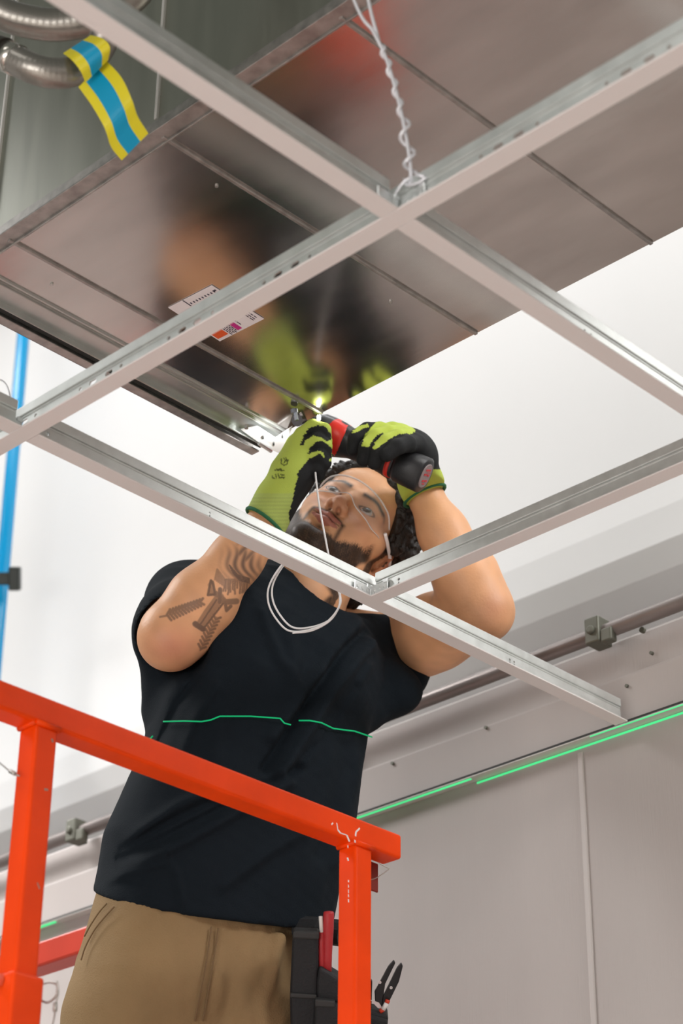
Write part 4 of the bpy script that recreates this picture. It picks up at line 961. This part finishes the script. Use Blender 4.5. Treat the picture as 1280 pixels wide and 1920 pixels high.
b = MB(); sect(b, [(-.004, .012, .012, .006), (.004, .020, .019, .002), (.02, .023, .021, .0), (.034, .023, .021, -.002)]); b.build('gear_housing', tgr, drill, smooth=True)
b = MB(); sect(b, [(.020, .0235, .0215, -.002), (.024, .026, .023, -.003), (.044, .026, .023, -.005), (.050, .022, .021, -.004)]); b.build('red_collar', trd, drill, bevel=.001, smooth=True)
b = MB(); sect(b, [(.030, .0285, .017, -.006), (.036, .0285, .0185, -.006), (.060, .022, .022, -.004), (LT*.55, .020, .020, -.002), (LT*.72, .023, .022, -.002), (LT*.84, .0235, .0225, 0)]); b.build('grip', tbk, drill, smooth=True)
b = MB(); sect(b, [(LT*.735, .0215, .0215, -.001), (LT*.74, .0245, .0235, -.001), (LT*.775, .0250, .024, -.001), (LT*.78, .022, .022, -.001)]); b.build('red_band', trd, drill, smooth=True)
b = MB(); sect(b, [(LT*.80, .0235, .0225, 0), (LT*.84, .0275, .026, 0), (LT*1.06, .0275, .026, 0), (LT*1.075, .0235, .0225, 0)]); bt = b.build('battery', tbk, drill, smooth=True)
b = MB(); sect(b, [(LT*1.074, .019, .018, 0), (LT*1.082, .018, .017, 0)]); b.build('battery_label', mat('battery label', (.26, .20, .20), .5, bump=.2, bscale=300), bt)
b = MB(); R_ = rs(8); ce = TA+td*(LT*1.0825)
for (u0, v0, u1, v1) in ((-.010,-.006,-.002,-.009), (.000,-.006,.009,-.009), (-.010,.000,-.003,.003), (.000,.001,.010,.004), (-.009,.008,.008,.011), (-.004,-.011,.005,-.013), (-.012,.005,.002,.006)):
    b.obox(ce+tn*(v0+v1)/2+tw*(u0+u1)/2, tn*abs(v1-v0)/2, tw*abs(u1-u0)/2, td*.0004)
b.build('label_print', mat('red label ink', (.55, .04, .05), .5), bt)
# right-angle nose, chuck, bit and work light
NO = at(572, 783, 3.12)
b = MB(); b.tube(spline([TA+td*.004, TA-td*.006+tn*.002, NO], 6), .014, 18, rad=[.016]*4+[.015]*4+[.012]*5); b.build('head', tbk, drill, smooth=True)
b = MB(); b.tube([NO, NO+np.array((0, 0, .0))+(at(553, 790, 3.085)-NO)*.8], .009, 14); ck = b.build('chuck', mat('dark chuck', (.14, .14, .15), .3, .9), drill, smooth=False)
b = MB(); b.tube([at(556, 788, 3.065), at(552, 768, 3.07)], .0032, 6); b.tube([at(552, 775, 3.068), at(551, 768, 3.07)], .0055, 12); b.build('bit', mat('blue grey screw', (.30, .33, .38), .35, .8), drill)
LP = at(597, 783, 3.075); b = MB(); b.tube([LP+RT*.002, LP-RT*.001-FWD*.001], .0042, 16); b.build('work_light', mat('lit lamp', (1, 1, 1), .3, emit=(1, .97, .9), estr=25), drill)
pl_ = bpy.data.lights.new('work_lamp', 'SPOT'); pl_.energy = 1.2; pl_.spot_size = math.radians(75); pl_.spot_blend = .6; pl_.shadow_soft_size = .006; po = bpy.data.objects.new('work_lamp', pl_); COL.objects.link(po)
po.location = f3(at(528, 812, 3.06)); tgt = Vector(f3(at(495, 822, 3.13)))-po.location; po.rotation_euler = tgt.to_track_quat('-Z', 'Y').to_euler()
# safety glasses
gl = mat('clear lens', (.96, .97, .98), .04, trans=.0, alpha=.05, spec=.9, coat=1); gf = mat('clear frame', (.85, .83, .83), .2, alpha=.5, spec=.7)
glasses = thing('safety_glasses', hp(0, 98, 0), 'clear wraparound safety glasses on the man\'s face', 'glasses')
def lens_pt(a, v):                                  # wraps around the face: a = angle, v = height
    R = 80-8*abs(v); return hp(math.sin(a)*(68), 42+math.cos(a)*(64)-(8*(1-abs(v)) if abs(a) < .08 else 0)*0, 3+v)
b = MB(); na, nv = 41, 9; A_ = np.linspace(-1.38, 1.38, na)
def vh(a, t):
    top = 24-3*math.sin(abs(a)*1.2)**2-6*ss(abs(a), .95, 1.38); bot = -22+14*math.exp(-(a/.22)**2)+10*ss(abs(a), .9, 1.38); return bot+(top-bot)*t
vs = [lens_pt(a, vh(a, t)) for a in A_ for t in np.linspace(0, 1, nv)]; fs = [(i*nv+j, (i+1)*nv+j, (i+1)*nv+j+1, i*nv+j+1) for i in range(na-1) for j in range(nv-1)]
b.add(vs, fs); lo_ = b.build('lens', gl, glasses, smooth=True); sm = lo_.modifiers.new('solid', 'SOLIDIFY'); sm.thickness = .0018
b = MB(); b.tube([lens_pt(a, vh(a, 1)) for a in A_], .0014, 8); b.tube([lens_pt(a, vh(a, 0)) for a in A_], .0009, 8); b.build('rim', gf, glasses, smooth=True)
for q in (-1, 1): b = MB(); b.tube(spline([lens_pt(q*1.38, 4), hp(q*75, 30, 8), hp(q*80, -12, 14), hp(q*77, -36, -4)], 8), .0030, 8); b.build('temple', mat('clear temple', (.95, .94, .94), .2, spec=.7), glasses, smooth=True)
# pull wire in his hand: from the glove down to a coil below the tee
b = MB(); b.tube(spline([at(591, 886, 3.048), at(593, 905, 3.03), at(598, 945, 3.0), at(608, 1000, 2.98), at(620, 1060, 2.96), at(632, 1100, 2.95), at(637, 1130, 2.945), at(620, 1162, 2.94), at(585, 1182, 2.94), at(548, 1187, 2.94)], 10), .0014, 8)
def loop(ox, oy, d): return spline([at(632, 1092, d+.005), at(612, 1066, d+.01), at(580, 1045, d+.015), at(548, 1042, d+.01), at(523+ox, 1066+oy, d), at(504+ox, 1100+oy, d), at(503+ox, 1130+oy, d), at(516+ox, 1158+oy, d), at(540+ox, 1182+oy, d), at(575+ox, 1182+oy, d-.005), at(610+ox, 1168+oy, d-.005), at(634+ox*.4, 1140+oy, d-.005), at(637, 1112, d)], 10)
b.tube(loop(0, 0, 2.945), .0014, 8); b.tube(loop(8, -6, 2.95), .0014, 8)
tag(b.build('pull_wire', mat('white coated wire', (.74, .73, .73), .4), smooth=True), 'thin white wire hanging from the glove and coiled on the man\'s chest', 'wire')
# tool pouch on his left hip and its tools
pm = mat('black pouch nylon', (.011, .012, .014), .7, bump=.3, bscale=300); pe = mat('pouch binding', (.026, .027, .027), .6)
PD = 2.80
pouch = thing('tool_pouch', at(590, 1900, PD), 'black tool pouch on the man\'s hip, partly behind the orange post', 'tool pouch')
def slab(b, pts, d0, th, m=None):
    n = len(pts); F_ = [at(x, y, d0) for x, y in pts]; B_ = [p+FWD*th for p in F_]; b.add(F_+B_, [tuple(range(n)), tuple(range(2*n-1, n-1, -1))]+[(i, (i+1) % n, n+(i+1) % n, n+i) for i in range(n)], m)
b = MB(); slab(b, [(548, 1750), (597, 1752), (597, 1872), (592, 1960), (545, 1960), (543, 1870)], PD, .03); b.build('holster', pm, pouch, bevel=.006, seg=3)
b = MB(); slab(b, [(549, 1746), (598, 1748), (598, 1763), (548, 1761)], PD-.003, .03); b.build('holster_rim', pe, pouch, bevel=.003)
b = MB(); slab(b, [(544, 1862), (594, 1865), (594, 1874), (543, 1871)], PD-.004, .03); slab(b, [(590, 1874), (628, 1878), (628, 1890), (590, 1888)], PD-.018, .02); b.build('binding', pe, pouch, bevel=.002)
b = MB(); slab(b, [(598, 1812), (640, 1838), (655, 1850), (655, 1960), (594, 1960), (594, 1840)], PD-.004, .05); slab(b, [(590, 1880), (640, 1884), (640, 1960), (588, 1960)], PD-.016, .02); b.build('pocket', pm, pouch, bevel=.005, seg=3)
b = MB(); slab(b, [(640, 1882), (728, 1904), (724, 1960), (640, 1960)], PD+.06, .05); slab(b, [(640, 1890), (727, 1912), (726, 1930), (640, 1910)], PD+.055, .01); b.build('outer_pocket', pm, pouch, bevel=.004)
b = MB(); b.tube([at(560, 1742, PD+.09), at(600, 1744, PD+.07), at(640, 1750, PD+.06)], .018, 10); b.build('belt', pm, pouch)
redh = mat('red handle rubber', (.42, .025, .03), .5, bump=.3, bscale=120)
for pts, rr, lab in (([(616, 1712), (615, 1745), (614, 1790), (612, 1850)], [8.5, 8.5, 7, 7.5], 'thicker red tool handle sticking up from the pouch, right beside the post'), ([(603, 1750), (603, 1790), (605, 1850)], [5.5, 6, 6], 'thinner red tool handle with a white tip in the pouch')):
    t_ = thing('screwdriver', at(*pts[-1], PD+.008), lab, 'hand tool'); b = MB(); P = [at(x, y, PD+.012) for x, y in pts]; b.tube([P[0]-UP*-.0018]+P, .007, 14, rad=[rr[0]*.00075]+[r*.00085 for r in rr]); b.build('handle', redh, t_, smooth=True)
    if len(pts) == 3: b = MB(); b.tube([at(601, 1718, PD+.010), at(603, 1752, PD+.011)], .0028, 12); b.build('tip', mat('white tip', (.75, .73, .70), .5), t_, smooth=True)
pli = thing('pliers', at(712, 1900, 2.88), 'black long pliers standing open in the pouch right of the orange post', 'pliers'); bkm = mat('blackened steel', (.012, .012, .014), .4, .3)
for pts in ([(703, 1885), (702, 1860), (714, 1838), (728, 1812), (738, 1801), (741, 1806), (734, 1820), (722, 1845), (718, 1870), (716, 1888)], [(716, 1888), (718, 1868), (728, 1848), (744, 1815), (752, 1806), (755, 1812), (748, 1840), (736, 1865), (726, 1885)]):
    b = MB(); slab(b, pts, 2.87, .008); b.build('jaw', bkm, pli, bevel=.001)
for p in ((712, 1842), (733, 1852)): b = MB(); b.tube([at(*p, 2.872), at(*p, 2.868)], .0022, 10); b.build('pivot_pin', steel, pli)
t_ = tag(None or MB().build('x') if False else (lambda b: (slab(b, [(683, 1840), (690, 1837), (698, 1839), (696, 1895), (683, 1893)], 2.875, .012), b.build('marker_pen', bkm, bevel=.002))[1])(MB()), 'black pen clipped in the outer pouch pocket, close beside the post', 'pen')
t_ = thing('utility_knife', at(722, 1890, 2.865), 'small white and red tool lying across the outer pouch pocket', 'hand tool')
b = MB(); b.tube([at(718, 1893, 2.865), at(725, 1880, 2.865)], .0032, 10); b.build('white_barrel', mat('white barrel', (.8, .78, .76), .4), t_, smooth=True)
b = MB(); b.tube([at(712, 1897, 2.866), at(719, 1892, 2.866)], .0032, 10); b.tube([at(725, 1880, 2.865), at(727, 1875, 2.865)], .0034, 10); b.build('red_cap', mat('red cap', (.6, .05, .02), .4), t_, smooth=True)
b = MB(); slab(b, [(694, 1875), (710, 1880), (718, 1892), (708, 1890)], 2.868, .002); tag(b.build('knife_blade', mat('pale blade', (.7, .6, .6), .3)), 'pale pointed blade poking from the outer pouch pocket', 'blade')
